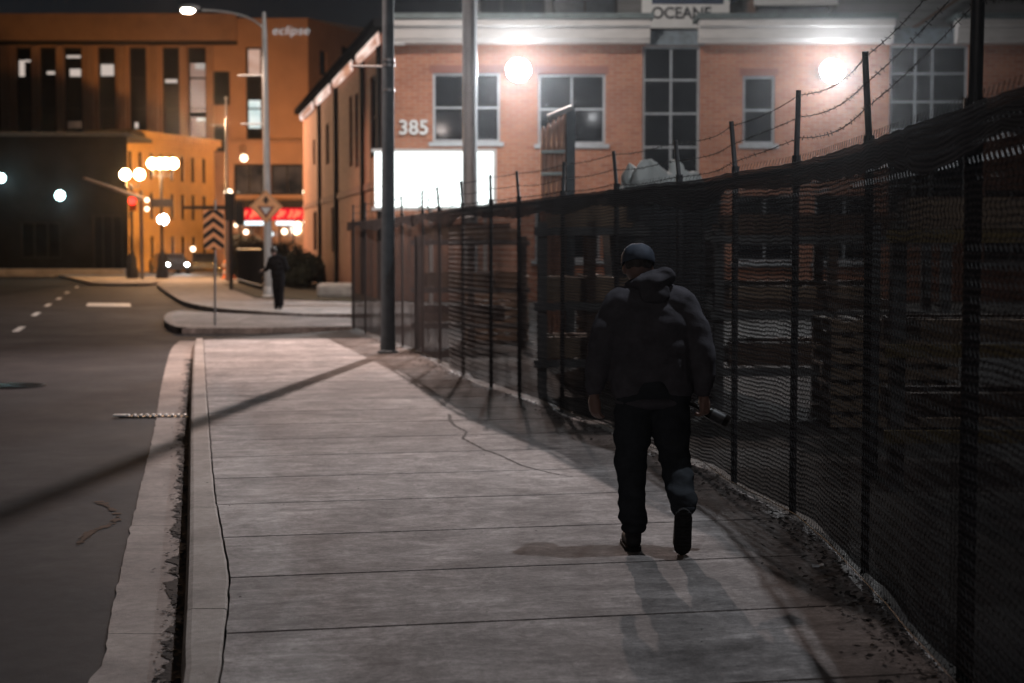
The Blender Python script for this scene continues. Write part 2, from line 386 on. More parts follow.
def tag(o, label=None, cat=None, group=None, kind=None):
    if label: o['label'] = label
    if cat: o['category'] = cat
    if group: o['group'] = group
    if kind: o['kind'] = kind
    return o
def thing(name, label, cat, loc, group=None):
    o = bpy.data.objects.new(name, None); C.objects.link(o); o.location = Vector(loc); o['_base'] = tuple(loc)
    o.empty_display_size = .2
    return tag(o, label, cat, group)
def dup(root, loc, label, rot=None):
    def cp(o, par):
        c = o.copy(); C.objects.link(c); c.parent = par
        for ch in kids.get(o.name, []): cp(ch, c)
        return c
    kids = {}
    for o in C.objects:
        if o.parent: kids.setdefault(o.parent.name, []).append(o)
    c = cp(root, None); c.location = Vector(loc); c['label'] = label
    if rot is not None: c.rotation_euler.z = rot
    return c
def lamp(name, kind, loc, energy, col, size=.1, **k):
    l = bpy.data.lights.new(name, kind); l.energy = energy; l.color = col
    if kind in ('POINT', 'SPOT'): l.shadow_soft_size = size
    o = bpy.data.objects.new(name, l); C.objects.link(o); o.location = loc
    if kind == 'SPOT':
        l.spot_size = k.get('angle', R(120)); l.spot_blend = k.get('blend', .6)
    if kind == 'AREA':
        l.shape = 'DISK'; l.size = size
        if 'spread' in k: l.spread = k['spread']
    if 'aim' in k:
        o.rotation_euler = (Vector(k['aim']) - Vector(loc)).to_track_quat('-Z', 'Y').to_euler()
    return o

def resample(pts, step):
    """smooth curve through points (Catmull-Rom), resampled evenly"""
    pts = [Vector(p) for p in pts]; dense = []
    for i in range(len(pts) - 1):
        p0, p1, p2, p3 = pts[max(i-1, 0)], pts[i], pts[i+1], pts[min(i+2, len(pts)-1)]
        for k in range(24):
            t = k / 24
            dense.append(.5 * ((2*p1) + (-p0+p2)*t + (2*p0-5*p1+4*p2-p3)*t*t + (-p0+3*p1-3*p2+p3)*t**3))
    dense.append(pts[-1])
    out = [dense[0]]; acc = 0
    for a, b in zip(dense, dense[1:]):
        d = (b - a).length
        while acc + d >= step:
            t = (step - acc) / d; a = a.lerp(b, t); out.append(a.copy()); d = (b - a).length; acc = 0
        acc += d
    return out
def xat(line, y):
    for a, b in zip(line, line[1:]):
        if (a.y - y) * (b.y - y) <= 0 and a.y != b.y:
            return a.x + (b.x - a.x) * (y - a.y) / (b.y - a.y)
    return line[0].x if abs(line[0].y - y) < abs(line[-1].y - y) else line[-1].x

# ================================================================ GROUND
RZ = -.13
curb_back = [Vector((-.62, 1.5, 0)), Vector((-.93, 4.2, 0))] + [G(*p) for p in ((219, 683), (224, 650), (229, 600), (229, 569), (221, 525), (214, 480), (209, 417), (206.5, 386), (204, 345), (203, 338))]
curb_front = [Vector((-.75, 1.5, 0)), Vector((-1.02, 4.2, 0))] + [G(*p) for p in ((180, 683), (183, 640), (187, 560), (188.5, 500), (190, 420), (191.5, 383), (194, 345), (196, 338))]
pan_edge = [Vector((-1.45, 1.5, RZ)), Vector((-1.7, 4.2, RZ))] + [G(u, v, RZ) for u, v in ((92, 679), (110, 620), (128, 539), (140, 490), (154, 431), (162, 383), (171, 350), (180, 341))]
fence_px = [(348, 328), (414, 353), (470, 381), (521, 398), (552, 411), (614, 435), (651, 453), (700, 468), (731, 489), (799, 526), (857, 582), (926, 661)]
fence_base = [G(*p) for p in fence_px] + [Vector((1.66, 5.2, 0)), Vector((1.6, 3.2, 0)), Vector((1.55, 1.5, 0))]
fence_base = fence_base[::-1]          # near -> far
FL = resample(fence_base, .1)
CB = [q + Vector((.008 * noise.noise(Vector((q.y * 4, 0, 8))) + .005 * noise.noise(Vector((q.y * 15, 2, 8))), 0, 0)) for q in resample(curb_back, .1)]; CF = resample(curb_front, .2); PE = resample(pan_edge, .1)

# the road: one sheet to the horizon
b = MB(); b.quad((-500, -60, RZ - .004), (500, -60, RZ - .004), (500, 900, RZ - .004), (-500, 900, RZ - .004))
b.build('road', M['asphalt'], kind='structure')
# gutter pan with jagged outer edge, in 3 m pours
g = MB(); n = len(PE)
for i in range(n - 1):
    a, c = PE[i], PE[i+1]
    ja = noise.noise(Vector((a.y * 5, 0, 0))) * .014 + noise.noise(Vector((a.y * 17, 3, 0))) * .007
    jc = noise.noise(Vector((c.y * 5, 0, 0))) * .014 + noise.noise(Vector((c.y * 17, 3, 0))) * .007
    if i % 30 == 0 and i: a = a + Vector((0, .008, 0))
    fa, fc = xat(CF, a.y), xat(CF, c.y)
    g.quad((a.x + ja, a.y, RZ + .004), (fa + .01, a.y, RZ + .002), (fc + .01, c.y, RZ + .002), (c.x + jc, c.y, RZ + .004))
g.build('gutter', M['gutter'], kind='structure')
# dark wet debris along the curb face
d = MB()
for i in range(n - 1):
    def w(y): return max(.015, .075 + .10 * noise.noise(Vector((y * 1.6, 7, 0))) + .09 * noise.noise(Vector((y * 6, 1, 0))) + .04 * noise.noise(Vector((y * 22, 5, 0))))
    a, c = PE[i], PE[i+1]
    if a.y > 26: break
    fa, fc = xat(CF, a.y), xat(CF, c.y)
    for q in range(4):
        y0 = a.y + (c.y - a.y) * q / 4; y1 = a.y + (c.y - a.y) * (q + 1) / 4
        f0 = fa + (fc - fa) * q / 4; f1 = fa + (fc - fa) * (q + 1) / 4
        d.quad((f0 - w(y0), y0, RZ + .008), (f0 + .005, y0, RZ + .010), (f1 + .005, y1, RZ + .010), (f1 - w(y1), y1, RZ + .008))
d.build('gutter_debris', M['dirt'], kind='stuff')
# kerb
k = MB(); prof_n = len(CF)
seg = 0
for i in range(prof_n - 1):
    a, c = CF[i], CF[i+1]
    ga = Vector((0, .012, 0)) if i % 15 == 0 else Vector((0, 0, 0))
    ba, bc = xat(CB, a.y), xat(CB, c.y)
    ya = a.y + ga.y
    ring = lambda f, bk, y: [(f - .012, y, RZ - .02), (f, y, -.03), (f + .012, y, -.008), (f + .035, y, 0), (bk - .02, y, 0), (bk - .008, y, -.006), (bk - .006, y, -.05)]
    A, B_ = ring(a.x, ba, ya), ring(c.x, bc, c.y)
    for q in range(6): k.quad(A[q], A[q+1], B_[q+1], B_[q])
k.build('kerb', M['curb'], kind='structure')
# pavement slabs with real joints
sd = Vector((-.1914, .9815, 0)); sp_ = Vector((.9815, .1914, 0))
b = MB()
b.poly([(p.x, p.y, -.03) for p in CB] + [(p.x + .15, p.y, -.03) for p in FL[::-1]])
b.build('pavement_bed', M['groove'], kind='structure')
def edge_hit(line, s):
    for a, c in zip(line, line[1:]):
        sa, sc_ = a.dot(sd), c.dot(sd)
        if (sa - s) * (sc_ - s) <= 0 and sa != sc_:
            return a.lerp(c, (s - sa) / (sc_ - sa))
    return None
s0 = G(257, 632).dot(sd)
b = MB(); js = [s0 + 1.2 * i + random.uniform(-.04, .04) for i in range(-4, 22)]
slab_corners = []
FX = [p + Vector((.04, 0, 0)) for p in FL]
for s1, s2 in zip(js, js[1:]):
    h = .014
    L1, L2, R1, R2 = edge_hit(CB, s1 + h), edge_hit(CB, s2 - h), edge_hit(FX, s1 + h), edge_hit(FX, s2 - h)
    if None in (L1, L2, R1, R2): continue
    ns = 10
    lf = [L1.lerp(L2, t / ns) for t in range(ns + 1)]; rt = []
    for t in range(ns + 1):
        s = s1 + h + (s2 - s1 - 2 * h) * t / ns
        rt.append(edge_hit(FX, s)); lf[t] = edge_hit(CB, s)
    for t in range(ns):
        e = .004
        z = 0
        b.quad(lf[t] + Vector((.003, 0, z)), rt[t], rt[t+1], lf[t+1] + Vector((.003, 0, z)))
    # rounded edges of the joint
    b.quad(L1 - sd * .008 + Vector((0, 0, -.02)), R1 - sd * .008 + Vector((0, 0, -.02)), R1, L1)
    b.quad(L2, R2, R2 + sd * .008 + Vector((0, 0, -.02)), L2 + sd * .008 + Vector((0, 0, -.02)))
o = b.build('pavement', M['walk'], kind='structure')
bm = bmesh.new(); bm.from_mesh(o.data); bmesh.ops.remove_doubles(bm, verts=bm.verts, dist=.0005); bm.to_mesh(o.data); bm.free()
# crack across three slabs
pts = [(449, 414), (451, 421), (456, 426), (466, 432), (463, 438), (470, 442), (486, 450), (497, 454), (512, 461), (524, 466), (536, 469), (552, 473), (575, 477)]
ck = MB(); CP = resample([G(u, v, .003) for u, v in pts], .05)
for i, (a, c) in enumerate(zip(CP, CP[1:])):
    w0 = .017 * (1 - i / len(CP) * .7) * (.7 + .6 * random.random()); t = (c - a).normalized(); p_ = Vector((-t.y, t.x, 0))
    ja = p_ * random.uniform(-.008, .008); c = c + ja; CP[i+1] = c
    ck.quad(a - p_ * w0, c - p_ * w0, c + p_ * w0, a + p_ * w0)
ck.build('pavement_crack', M['groove'], kind='structure')
# lot behind the fence
b = MB(); b.poly([(p.x + .045, p.y, -.02) for p in FL] + [(-3.9, 50.5, -.02), (60, 50.5, -.02), (60, 0, -.02)])
b.build('lot_ground', M['lotground'], kind='structure')

def slab_poly(name, mat_, pts, top, bottom, kind='structure'):
    b = MB(); n = len(pts)
    b.poly([(p[0], p[1], top) for p in pts])
    for i in range(n):
        a, c = pts[i], pts[(i+1) % n]
        b.quad((a[0], a[1], bottom), (c[0], c[1], bottom), (c[0], c[1], top), (a[0], a[1], top))
    return b.build(name, mat_, kind=kind)
def gp(lst, z=0): return [G(u, v, z) for u, v in lst]
# concrete apron between the two driveways, then the far pavement, then the far corner
isl = gp([(182, 327.5), (171, 323), (168, 318), (172, 313), (184, 310.5), (230, 313), (345, 317.5)]) + [Vector((-.5, 38.5, 0)), Vector((-.5, 34.5, 0))] + gp([(345, 326), (250, 327.5)])
slab_poly('apron', M['walk'], isl[::-1], -.01, RZ - .02)
ic = resample(gp([(182, 327.5), (171, 323), (168, 318), (172, 313), (184, 310.5), (230, 313)], -.01), .3)
farwalk_l = gp([(300, 314), (232, 309.3), (205, 306), (185, 301), (172, 294), (163, 288), (159, 283), (168, 277), (185, 272), (205, 268), (225, 263)])
fw = farwalk_l + [Vector((-12.0, 160, 0)), Vector((-6, 120, 0)), Vector((-10.4, 84, 0)), Vector((-3.5, 50, 0)), Vector((-1.5, 46, 0)), Vector((-1.0, 41, 0))]
slab_poly('far_pavement', M['walk'], fw[::-1], 0, RZ - .02)
def kerb_line(name, pts, w=.16, lift=.012):
    line = resample(pts, .5); b = MB()
    for a, c in zip(line, line[1:]):
        t = (c - a).normalized(); q = Vector((-t.y, t.x, 0)) * w / 2
        Z = Vector((0, 0, lift)); D = Vector((0, 0, -.16))
        A = [a - q + D, a - q + Z, a + q + Z, a + q + D]; B_ = [c - q + D, c - q + Z, c + q + Z, c + q + D]
        for i in range(3): b.quad(A[i], A[i+1], B_[i+1], B_[i])
    return b.build(name, M['curb'], kind='structure')
kerb_line('far_kerb', farwalk_l)
kerb_line('apron_kerb', gp([(182, 327.5), (171, 323), (168, 318), (172, 313), (184, 310.5)]), .18, .01)
corner = gp([(60, 274.8), (84, 280.5), (95, 283), (120, 283.5), (150, 283), (160, 279), (168, 275), (178, 268), (190, 262)]) 
slab_poly('corner_pavement', M['walk'], (corner + [Vector((-60, 160, 0)), Vector((-70, 96, 0))])[::-1], 0, RZ - .02)
kerb_line('corner_kerb', corner)
slab_poly('planting_strip', M['grass'], (gp([(300, 300), (345, 302)], 0) + [Vector((-2.9, 50, 0)), Vector((-3.9, 50.4, 0)), Vector((-9, 74, 0)), Vector((-13.4, 74, 0)), Vector((-8.6, 53.5, 0))])[::1], .03, -.05)
# lane paint
b = MB()
for (u, v) in ((19, 329), (36, 314), (48, 305), (59, 298.5), (67, 292.6), (77, 287), (86, 283.2)):
    c = G(u, v, RZ); t = Vector((-.235, 1, 0)).normalized(); q = Vector((-t.y, t.x, 0))
    hl = 1.15; w = .075
    b.quad(c - t*hl - q*w, c - t*hl + q*w, c + t*hl + q*w, c + t*hl - q*w)
b.build('lane_marking', M['paint'], kind='structure')
b = MB(); b.poly(gp([(86, 306), (131, 306.5), (130, 303.4), (88, 303)], RZ + .002)); b.build('stop_line', M['paint'], kind='structure')
# orange survey squiggle on the asphalt
pts = gp([(98, 501), (106, 505), (113, 510), (118, 516), (114, 522), (104, 527), (92, 531), (85, 537), (78, 545)], RZ + .001)
b = MB(); ln = resample(pts, .03)
for i, (a, c) in enumerate(zip(ln, ln[1:])):
    if random.random() < .2: continue
    t = (c - a).normalized(); q = Vector((-t.y, t.x, 0)) * random.uniform(.004, .03) * (1.3 + noise.noise(Vector((i * .2, 0, 0)))); b.quad(a - q, c - q, c + q, a + q)
b.build('road_paint_mark', mat('faded_orange_paint', (.07, .042, .028), .9, spec=.05), kind='structure')
# pale studs in a row across the gutter
gc = G(152, 417, RZ)
t = thing('reflector_strip', 'low strip of small pale studs lying across gutter and asphalt edge', 'reflector strip', gc)
b = MB(); a0, a1 = G(119, 417.5, RZ), G(188, 417, RZ)
dx = (a1 - a0); b.box((0, -.05, .003), (dx.length, .05, .014), dx.normalized(), Vector((-dx.y, dx.x, 0)).normalized(), a0)
b.build('base', M['black'], t)
for i in range(11):
    q = a0 + dx * ((i + .5 + (.0 if i else -.2)) / 11); b = MB(); w = .018 if i else .08
    b.box((-w, -.04, .014), (w * .7, .04, .034), O=q); b.build('stud', M['white'], t, bevel=.006)
# manhole
c = G(14, 386, RZ); t = thing('manhole_cover', 'round iron manhole cover in the dark road surface', 'manhole cover', c)
b = MB(); b.lathe(c, [(.42, .0), (.42, .006), (.40, .010), (.02, .010)], 32)
b.build('rim', mat('worn_iron', (.10, .10, .10), .25, .9), t)
b = MB()
for i in range(-5, 6):
    w = math.sqrt(max(0, .37**2 - (i*.065)**2)); b.box((-w, i*.065 - .012, .010), (w, i*.065 + .012, .016), O=c)
b.build('ribs', bpy.data.materials['worn_iron'], t)
# leaf litter and grit along the fence foot and gutter
b = MB(); rl = random.Random(3)
def leaf(b, p, s):
    a = rl.uniform(0, 6.28); X = Vector((math.cos(a), math.sin(a), rl.uniform(-.4, .4))) * s; Y = Vector((-math.sin(a), math.cos(a), rl.uniform(-.4, .4))) * s * rl.uniform(.4, .9)
    z = Vector((0, 0, abs(X.z) + abs(Y.z) + .003)); p = p + z
    b.quad(p - X, p - Y * .8, p + X, p + Y)
for i, p in enumerate(FL):
    if p.y > 30: break
    dens = 26 if p.y < 14 else 9
    if 5 < p.y < 11: dens = 24
    for _ in range(dens):
        off = -abs(rl.gauss(0, .16 + .08 * noise.noise(Vector((p.y, 0, 0)))))
        leaf(b, Vector((p.x + off + .08, p.y + rl.uniform(-.06, .06), 0)), rl.choice((.006, .01, .014, .022)))
for _ in range(1500):
    y = rl.uniform(4, 24); leaf(b, Vector((xat(CF, y) - abs(rl.gauss(.02, .06)), y, RZ + .006)), rl.choice((.008, .014, .02)))
for _ in range(260):
    y = rl.uniform(5, 24); leaf(b, Vector((xat(CF, y) + rl.uniform(0, 3.4), y, 0)), rl.choice((.004, .006, .009)))
b.build('leaf_litter', M['leaf'], kind='stuff', label='small dead leaves and grit along the foot of the fence and the gutter')
# scrap of paper
c = G(817, 567); t = MB()
nn = 5
pp = [[c + Vector((i*.016 - .03, j*.016 - .03, .004 + .014 * abs(noise.noise(Vector((i*.9, j*.8, 2))))*2)) for i in range(nn)] for j in range(nn)]
for j in range(nn-1):
    for i in range(nn-1): t.quad(pp[j][i], pp[j][i+1], pp[j+1][i+1], pp[j+1][i])
t.build('paper_scrap', M['white'], label='small crumpled pale scrap of paper on the pavement by the fence foot', cat='litter')

# ================================================================ FENCE
FH = 2.23
fo = FL[0]; fence = thing('chain_link_fence', 'long chain link fence with dark privacy screen and barbed wire beside the pavement', 'fence', (fo.x, fo.y, 0))
NS = len(FL)
def fnorm(i):
    a, c = FL[max(i-1, 0)], FL[min(i+1, NS-1)]; t = (c - a).normalized(); return Vector((t.y, -t.x, 0))   # points to the lot
# screen
b = MB(); rows = [0.05 + (FH - .1) * j / 22 for j in range(23)]
base = len(b.v)
for i, p in enumerate(FL):
    nn_ = fnorm(i)
    for z in rows:
        pl = .018 * math.sin(i * .1 * 3.3) + .03 * noise.noise(Vector((i * .16, z * .5, 0))) + .012 * noise.noise(Vector((i * .9, z * 2, 4)))
        q = p + nn_ * (.045 + pl); b.v.append((q.x, q.y, z))
nr = len(rows)
for i in range(NS - 1):
    for j in range(nr - 1):
        b.f.append((i*nr + j, (i+1)*nr + j, (i+1)*nr + j+1, i*nr + j+1))
        b.uv.append([(i*.1, rows[j]), ((i+1)*.1, rows[j]), ((i+1)*.1, rows[j+1]), (i*.1, rows[j+1])])
b.build('privacy_screen', M['fabric'], fence, smooth=True)
# folded hem at the top, hanging unevenly
b = MB()
for i, p in enumerate(FL):
    nn_ = fnorm(i); dp = .13 + .10 * noise.noise(Vector((i * .05, 9, 0))) + .05 * abs(math.sin(i * .1 * math.pi / 1.95)) + .02*noise.noise(Vector((i*.6, 2, 0)))
    for j in range(5):
        z = FH - .015 - dp * j / 4 + .012 * noise.noise(Vector((i*.7, 3, 0)))
        q = p + nn_ * (-.02 - .016 * noise.noise(Vector((i*.3, j*.8, 1)))); b.v.append((q.x, q.y, z))
for i in range(NS - 1):
    for j in range(4):
        b.f.append((i*5 + j, (i+1)*5 + j, (i+1)*5 + j+1, i*5 + j+1)); b.uv.append([(i*.1, j*.06), (i*.1+.1, j*.06), (i*.1+.1, j*.06+.06), (i*.1, j*.06+.06)])
b.build('screen_hem', M['fabric2'], fence, smooth=True)
# chain link: zigzag wires, near part finer
FW = resample(fence_base, .064)
b = MB(); cell = .064
def wnorm(i):
    a, c = FW[max(i-1, 0)], FW[min(i+1, len(FW)-1)]; t = (c - a).normalized(); return Vector((t.y, -t.x, 0)), t
nz = int((FH + .03) / (cell / 2))
for i in range(len(FW) - 1):
    if FW[i].y > 22: break
    nn_, t = wnorm(i); sg = i % 2; bse = len(b.v); r = .0017
    sagi = .010 * noise.noise(Vector((i * .07, 0, 0)))
    for j in range(nz + 1):
        side = (j + 0) % 2
        q = FW[i] + t * (cell * .5 * (1 if side else -1)) + nn_ * (sagi + .004 * (1 if side else -1)) + Vector((0, 0, .02 + j * cell / 2))
        for kk in range(3):
            th = 2.094 * kk; b.v.append(tuple(q + t * (r * math.cos(th)) + nn_ * (r * math.sin(th))))
    for j in range(nz):
        for kk in range(3):
            b.face([bse + j*3 + kk, bse + j*3 + (kk+1) % 3, bse + (j+1)*3 + (kk+1) % 3, bse + (j+1)*3 + kk])
b.build('chain_link_mesh', M['wire'], fence)
# rails and tension wire
b = MB(); b.tube([(p.x + .06, p.y, FH - .05) for i, p in enumerate(FL[::3])], .021, 8); b.build('top_rail', M['rail'], fence, smooth=True)
b = MB(); b.tube([(p.x - .012, p.y, .06 + .012 * noise.noise(Vector((i * .4, 0, 0)))) for i, p in enumerate(FL[::2])], .0035, 6); b.build('tension_wire', M['wire'], fence, smooth=True)
# posts
def on_fence(u):
    best = None
    for i, p in enumerate(FL):
        if p.y < 1: continue
        uu = CX + F * p.x / (p.y / math.cos(TH) * 1.0)
        if best is None or abs(uu - u) < best[0]: best = (abs(uu - u), i)
    return best[1]
def proj_u(p):
    d = p - Vector((0, 0, EYE)); fw = Vector((0, math.cos(TH), -math.sin(TH)))
    return CX + F * d.x / d.dot(fw)
posts = []; pu = {}
for u in (348, 365, 383, 402, 422, 440, 463, 491, 520, 563, 619, 678, 738, 798, 872, 972):
    i = min((i for i in range(NS) if FL[i].y > 4), key=lambda i: abs(proj_u(FL[i] + fnorm(i) * .11 + Vector((0, 0, 2.4))) - u)); posts.append(i); pu[i] = u
posts.append(20); posts.append(2)
tops = []
rp_ = random.Random(5)
for i in posts:
    p = FL[i]; nn_ = fnorm(i); h = {619: 2.57, 678: 2.55, 738: 2.60, 798: 2.70, 872: 2.72, 972: 2.95}.get(pu.get(i), 2.58) + rp_.uniform(-.01, .01); lean = Vector((rp_.uniform(-.05, .02), 0, 0)); r = .023
    if i == posts[-3]: r = .036
    a = p + nn_ * .11; tp = a + lean + Vector((0, 0, h)); mid = a + lean * .2 + Vector((0, 0, FH))
    b = MB(); b.tube([a + Vector((0, 0, -.03)), mid, mid + Vector((0, 0, .01)), tp], [r, r, r * .8, r * .72], 10)
    b.tube([mid + Vector((0, 0, -.02)), mid + Vector((0, 0, .05))], r * 1.25, 10)
    b.build('post', M['post'], fence, smooth=True); tops.append((i, tp, a))
tops.sort()
for lvl in (0.03, .17, .30):
    b = MB(); pts = []
    for (i, tp, a), (i2, tp2, a2) in zip(tops, tops[1:]):
        n_ = max(4, (i2 - i)); p1 = tp - Vector((0, 0, lvl)); p2 = tp2 - Vector((0, 0, lvl)); sag = .01 + .03 * rp_.random()
        for k_ in range(n_):
            t_ = k_ / n_; cp = FL[min(NS-1, int(i + (i2 - i) * t_))]
            q = p1.lerp(p2, t_); q.x = cp.x + (p1.x - FL[i].x) * (1 - t_) + (p2.x - FL[i2].x) * t_; q.y = cp.y
            q.z -= sag * 4 * t_ * (1 - t_); pts.append(q)
    b.tube(pts, .0022, 5)
    for q in pts:
        for _ in range(1):
            v1 = Vector((rp_.uniform(-1, 1), rp_.uniform(-1, 1), rp_.uniform(-1, 1))).normalized() * .018
            v2 = Vector((rp_.uniform(-1, 1), rp_.uniform(-1, 1), rp_.uniform(-1, 1))).normalized() * .018
            b.tube([q - v1, q + v1], .0018, 3); b.tube([q - v2, q + v2], .0018, 3)
    b.build('barbed_wire', M['barb'], fence)

# ================================================================ PEOPLE
def remesh(parts, name, m, parent, voxel=.008, smooth=6, fold=None, foldamp=0):
    """one continuous surface grown over a chain of tapered limbs"""
    b = MB()
    for p in parts:
        if p[0] == 'e':
            _, c, rx, ry, rz = p[:5]; sb = MB(); sb.ball((0, 0, 0), 1, 20, (rx, ry, rz))
            rot = Matrix.Identity(3)
            if len(p) > 5: rot = (Matrix.Rotation(p[5][2], 3, 'Z') @ Matrix.Rotation(p[5][1], 3, 'Y') @ Matrix.Rotation(p[5][0], 3, 'X'))
            off = len(b.v); b.v += [tuple(rot @ Vector(q) + Vector(c)) for q in sb.v]
            for f in sb.f: b.face([off + t for t in f])
        else:
            _, pts, rs = p
            for (p0, r0), (p1, r1) in zip(list(zip(pts, rs)), list(zip(pts, rs))[1:]):
                b.tube([p0, p1], [r0, r1], 14); b.ball(p0, r0, 14); b.ball(p1, r1, 14)
    me = bpy.data.meshes.new(name); me.from_pydata(b.v, [], b.f)
    bm = bmesh.new(); bm.from_mesh(me); bmesh.ops.recalc_face_normals(bm, faces=bm.faces); bm.to_mesh(me); bm.free()
    o = bpy.data.objects.new(name, me); C.objects.link(o)
    md = o.modifiers.new('r', 'REMESH'); md.mode = 'VOXEL'; md.voxel_size = voxel
    sm = o.modifiers.new('s', 'SMOOTH'); sm.factor = .5; sm.iterations = smooth
    bpy.context.view_layer.update()
    dg = bpy.context.evaluated_depsgraph_get(); me2 = bpy.data.meshes.new_from_object(o.evaluated_get(dg))
    o.modifiers.clear(); o.data = me2
    if foldamp:
        nor = [v.normal.copy() for v in me2.vertices]
        for v, nn in zip(me2.vertices, nor): v.co += nn * foldamp * fold(v.co)
    me2.polygons.foreach_set('use_smooth', [True] * len(me2.polygons))
    me2.materials.clear(); me2.materials.append(m)
    o.parent = parent
    return o
def fold1(c): return -1.6 * abs(noise.noise(Vector((c.x * 7 + c.z * 3, c.y * 7, c.z * 11 + 5)))) + .4 + noise.noise(Vector((c.x * 6, c.y * 6, c.z * 14))) + .6 * noise.noise(Vector((c.x * 14 + c.z * 9, c.y * 14, c.z * 22)))
def V(x, y, z): return Vector((x, y, z))

pr = thing('person', 'person in dark hooded jacket and blue-grey cap walking away along the fence', 'person', (.83, 8.95, 0))
def hand(base, dirn, palmn, sgn, curl):
    """palm + five bent fingers; dirn = wrist to knuckles, palmn = palm normal, sgn side of thumb"""
    dirn = dirn.normalized(); palmn = palmn.normalized(); side = dirn.cross(palmn).normalized() * sgn
    out = [('t', [base, base + dirn * .045, base + dirn * .085], [.027, .034, .030])]
    out.append(('t', [base + dirn * .04 + side * .018, base + dirn * .085 + side * .026], [.024, .017]))
    out.append(('t', [base + dirn * .04 - side * .018, base + dirn * .08 - side * .028], [.024, .016]))
    for k_, (o_, ln) in enumerate(((.032, .070), (.011, .080), (-.011, .075), (-.032, .058))):
        p0 = base + dirn * .088 + side * o_; a1 = curl * .55; a2 = curl * 1.3; a3 = curl * 1.9
        d1 = dirn * math.cos(a1) + palmn * math.sin(a1); d2 = dirn * math.cos(a2) + palmn * math.sin(a2); d3 = dirn * math.cos(a3) + palmn * math.sin(a3)
        p1 = p0 + d1 * ln * .45; p2 = p1 + d2 * ln * .32; p3 = p2 + d3 * ln * .23
        out.append(('t', [p0 - dirn * .02, p0, p1, p2, p3], [.010, .0098, .009, .0082, .0072]))
    t0 = base + dirn * .025 + side * .026
    t1 = t0 + (dirn * .6 + side * .7 + palmn * .35).normalized() * .038; t2 = t1 + (dirn * .9 + side * .1 + palmn * .6 * curl).normalized() * .032
    t3 = t2 + (dirn * .8 + palmn * .7 * curl).normalized() * .022
    out.append(('t', [t0, t1, t2, t3], [.016, .012, .0105, .009]))
    return out
lw, rw = V(-.365, .06, .865), V(.245, .0, .87)
HC = V(-.12, .075, 1.595)
body = [('e', HC, .074, .095, .108, (-.35, 0, 0)), ('e', HC + V(0, .045, -.055), .052, .06, .06),
        ('e', HC + V(0, .105, -.035), .012, .02, .02), ('e', HC + V(.076, .0, -.02), .012, .02, .03), ('e', HC + V(-.076, .0, -.02), .012, .02, .03),
        ('t', [V(-.075, .0, 1.42), V(-.10, .03, 1.50), HC + V(0, -.01, -.04)], [.066, .058, .058]),
        ('e', V(-.055, 0, 1.25), .17, .10, .2), ('e', V(-.045, 0, 1.02), .15, .10, .18), ('e', V(-.045, 0, .92), .15, .11, .12),
        ('t', [V(-.24, 0, 1.36), V(-.335, -.01, 1.11), lw], [.055, .045, .029]), ('t', [V(.14, 0, 1.36), V(.235, -.02, 1.11), rw], [.055, .045, .029]),
        ('t', [V(-.14, 0, .90), V(-.16, .05, .5), V(-.148, 0, .10)], [.08, .055, .032]), ('t', [V(.05, 0, .90), V(.08, .06, .52), V(.105, -.25, .25)], [.08, .055, .040]),
        ('t', [V(-.148, .0, .06), V(-.16, .12, .045)], [.028, .025]), ('t', [V(.106, -.25, .235), V(.107, -.20, .10)], [.034, .028])]
body += hand(lw, V(.05, .12, -1), V(.55, .5, 0), -1, .75)
body += hand(rw, V(.12, .10, -1), V(-.75, .5, 0), 1, 1.15)
ob = remesh(body, 'body', M['skin'], pr, .0055, 3)
# jacket
jk = [('e', V(-.055, 0, 1.29), .235, .14, .17), ('t', [V(-.16, 0, 1.25), V(-.155, 0, .93)], [.13, .125]), ('t', [V(.045, 0, 1.25), V(.065, 0, .93)], [.13, .125]), ('e', V(-.055, .0, 1.08), .23, .14, .24),
      ('t', [V(-.21, 0, 1.385), V(-.06, .0, 1.43), V(.10, 0, 1.385)], [.098, .09, .098]),
      ('e', V(-.075, .01, 1.455), .10, .085, .05),
      ('t', [V(-.235, 0, 1.365), V(-.30, -.01, 1.24), V(-.335, -.015, 1.10), V(-.35, .02, .98), lw + V(0, -.003, .035)], [.092, .088, .078, .068, .050]),
      ('t', [V(.125, 0, 1.365), V(.195, -.01, 1.24), V(.235, -.025, 1.10), V(.245, -.01, .98), rw + V(0, 0, .035)], [.092, .088, .078, .068, .050])]
remesh(jk, 'jacket', M['jacket'], pr, .009, 10, fold1, .008)
b = MB(); hem = []
# ribbed hem as its own band
prof = []
for k_ in range(40):
    th = 2 * math.pi * k_ / 40; prof.append(th)
hm = [('e', V(-.046, 0, .835), .212, .14, .05)]
remesh(hm, 'jacket_hem', M['jacket'], pr, .009, 3, fold1, .006)
# hood bunched on the shoulders
hd = [('e', V(-.035, -.03, 1.515), .115, .085, .062, (0, -.22, 0)), ('e', V(-.10, .0, 1.485), .105, .085, .05, (0, .1, 0)), ('e', V(.01, -.05, 1.545), .062, .05, .045, (0, -.3, 0)),
      ('t', [V(-.15, .02, 1.50), V(-.12, -.065, 1.50), V(-.03, -.10, 1.51), V(.05, -.05, 1.535)], [.032, .038, .042, .036]),
      ('e', V(-.04, -.09, 1.45), .09, .045, .075)]
remesh(hd, 'hood', M['hood'], pr, .007, 5, fold1, .010)
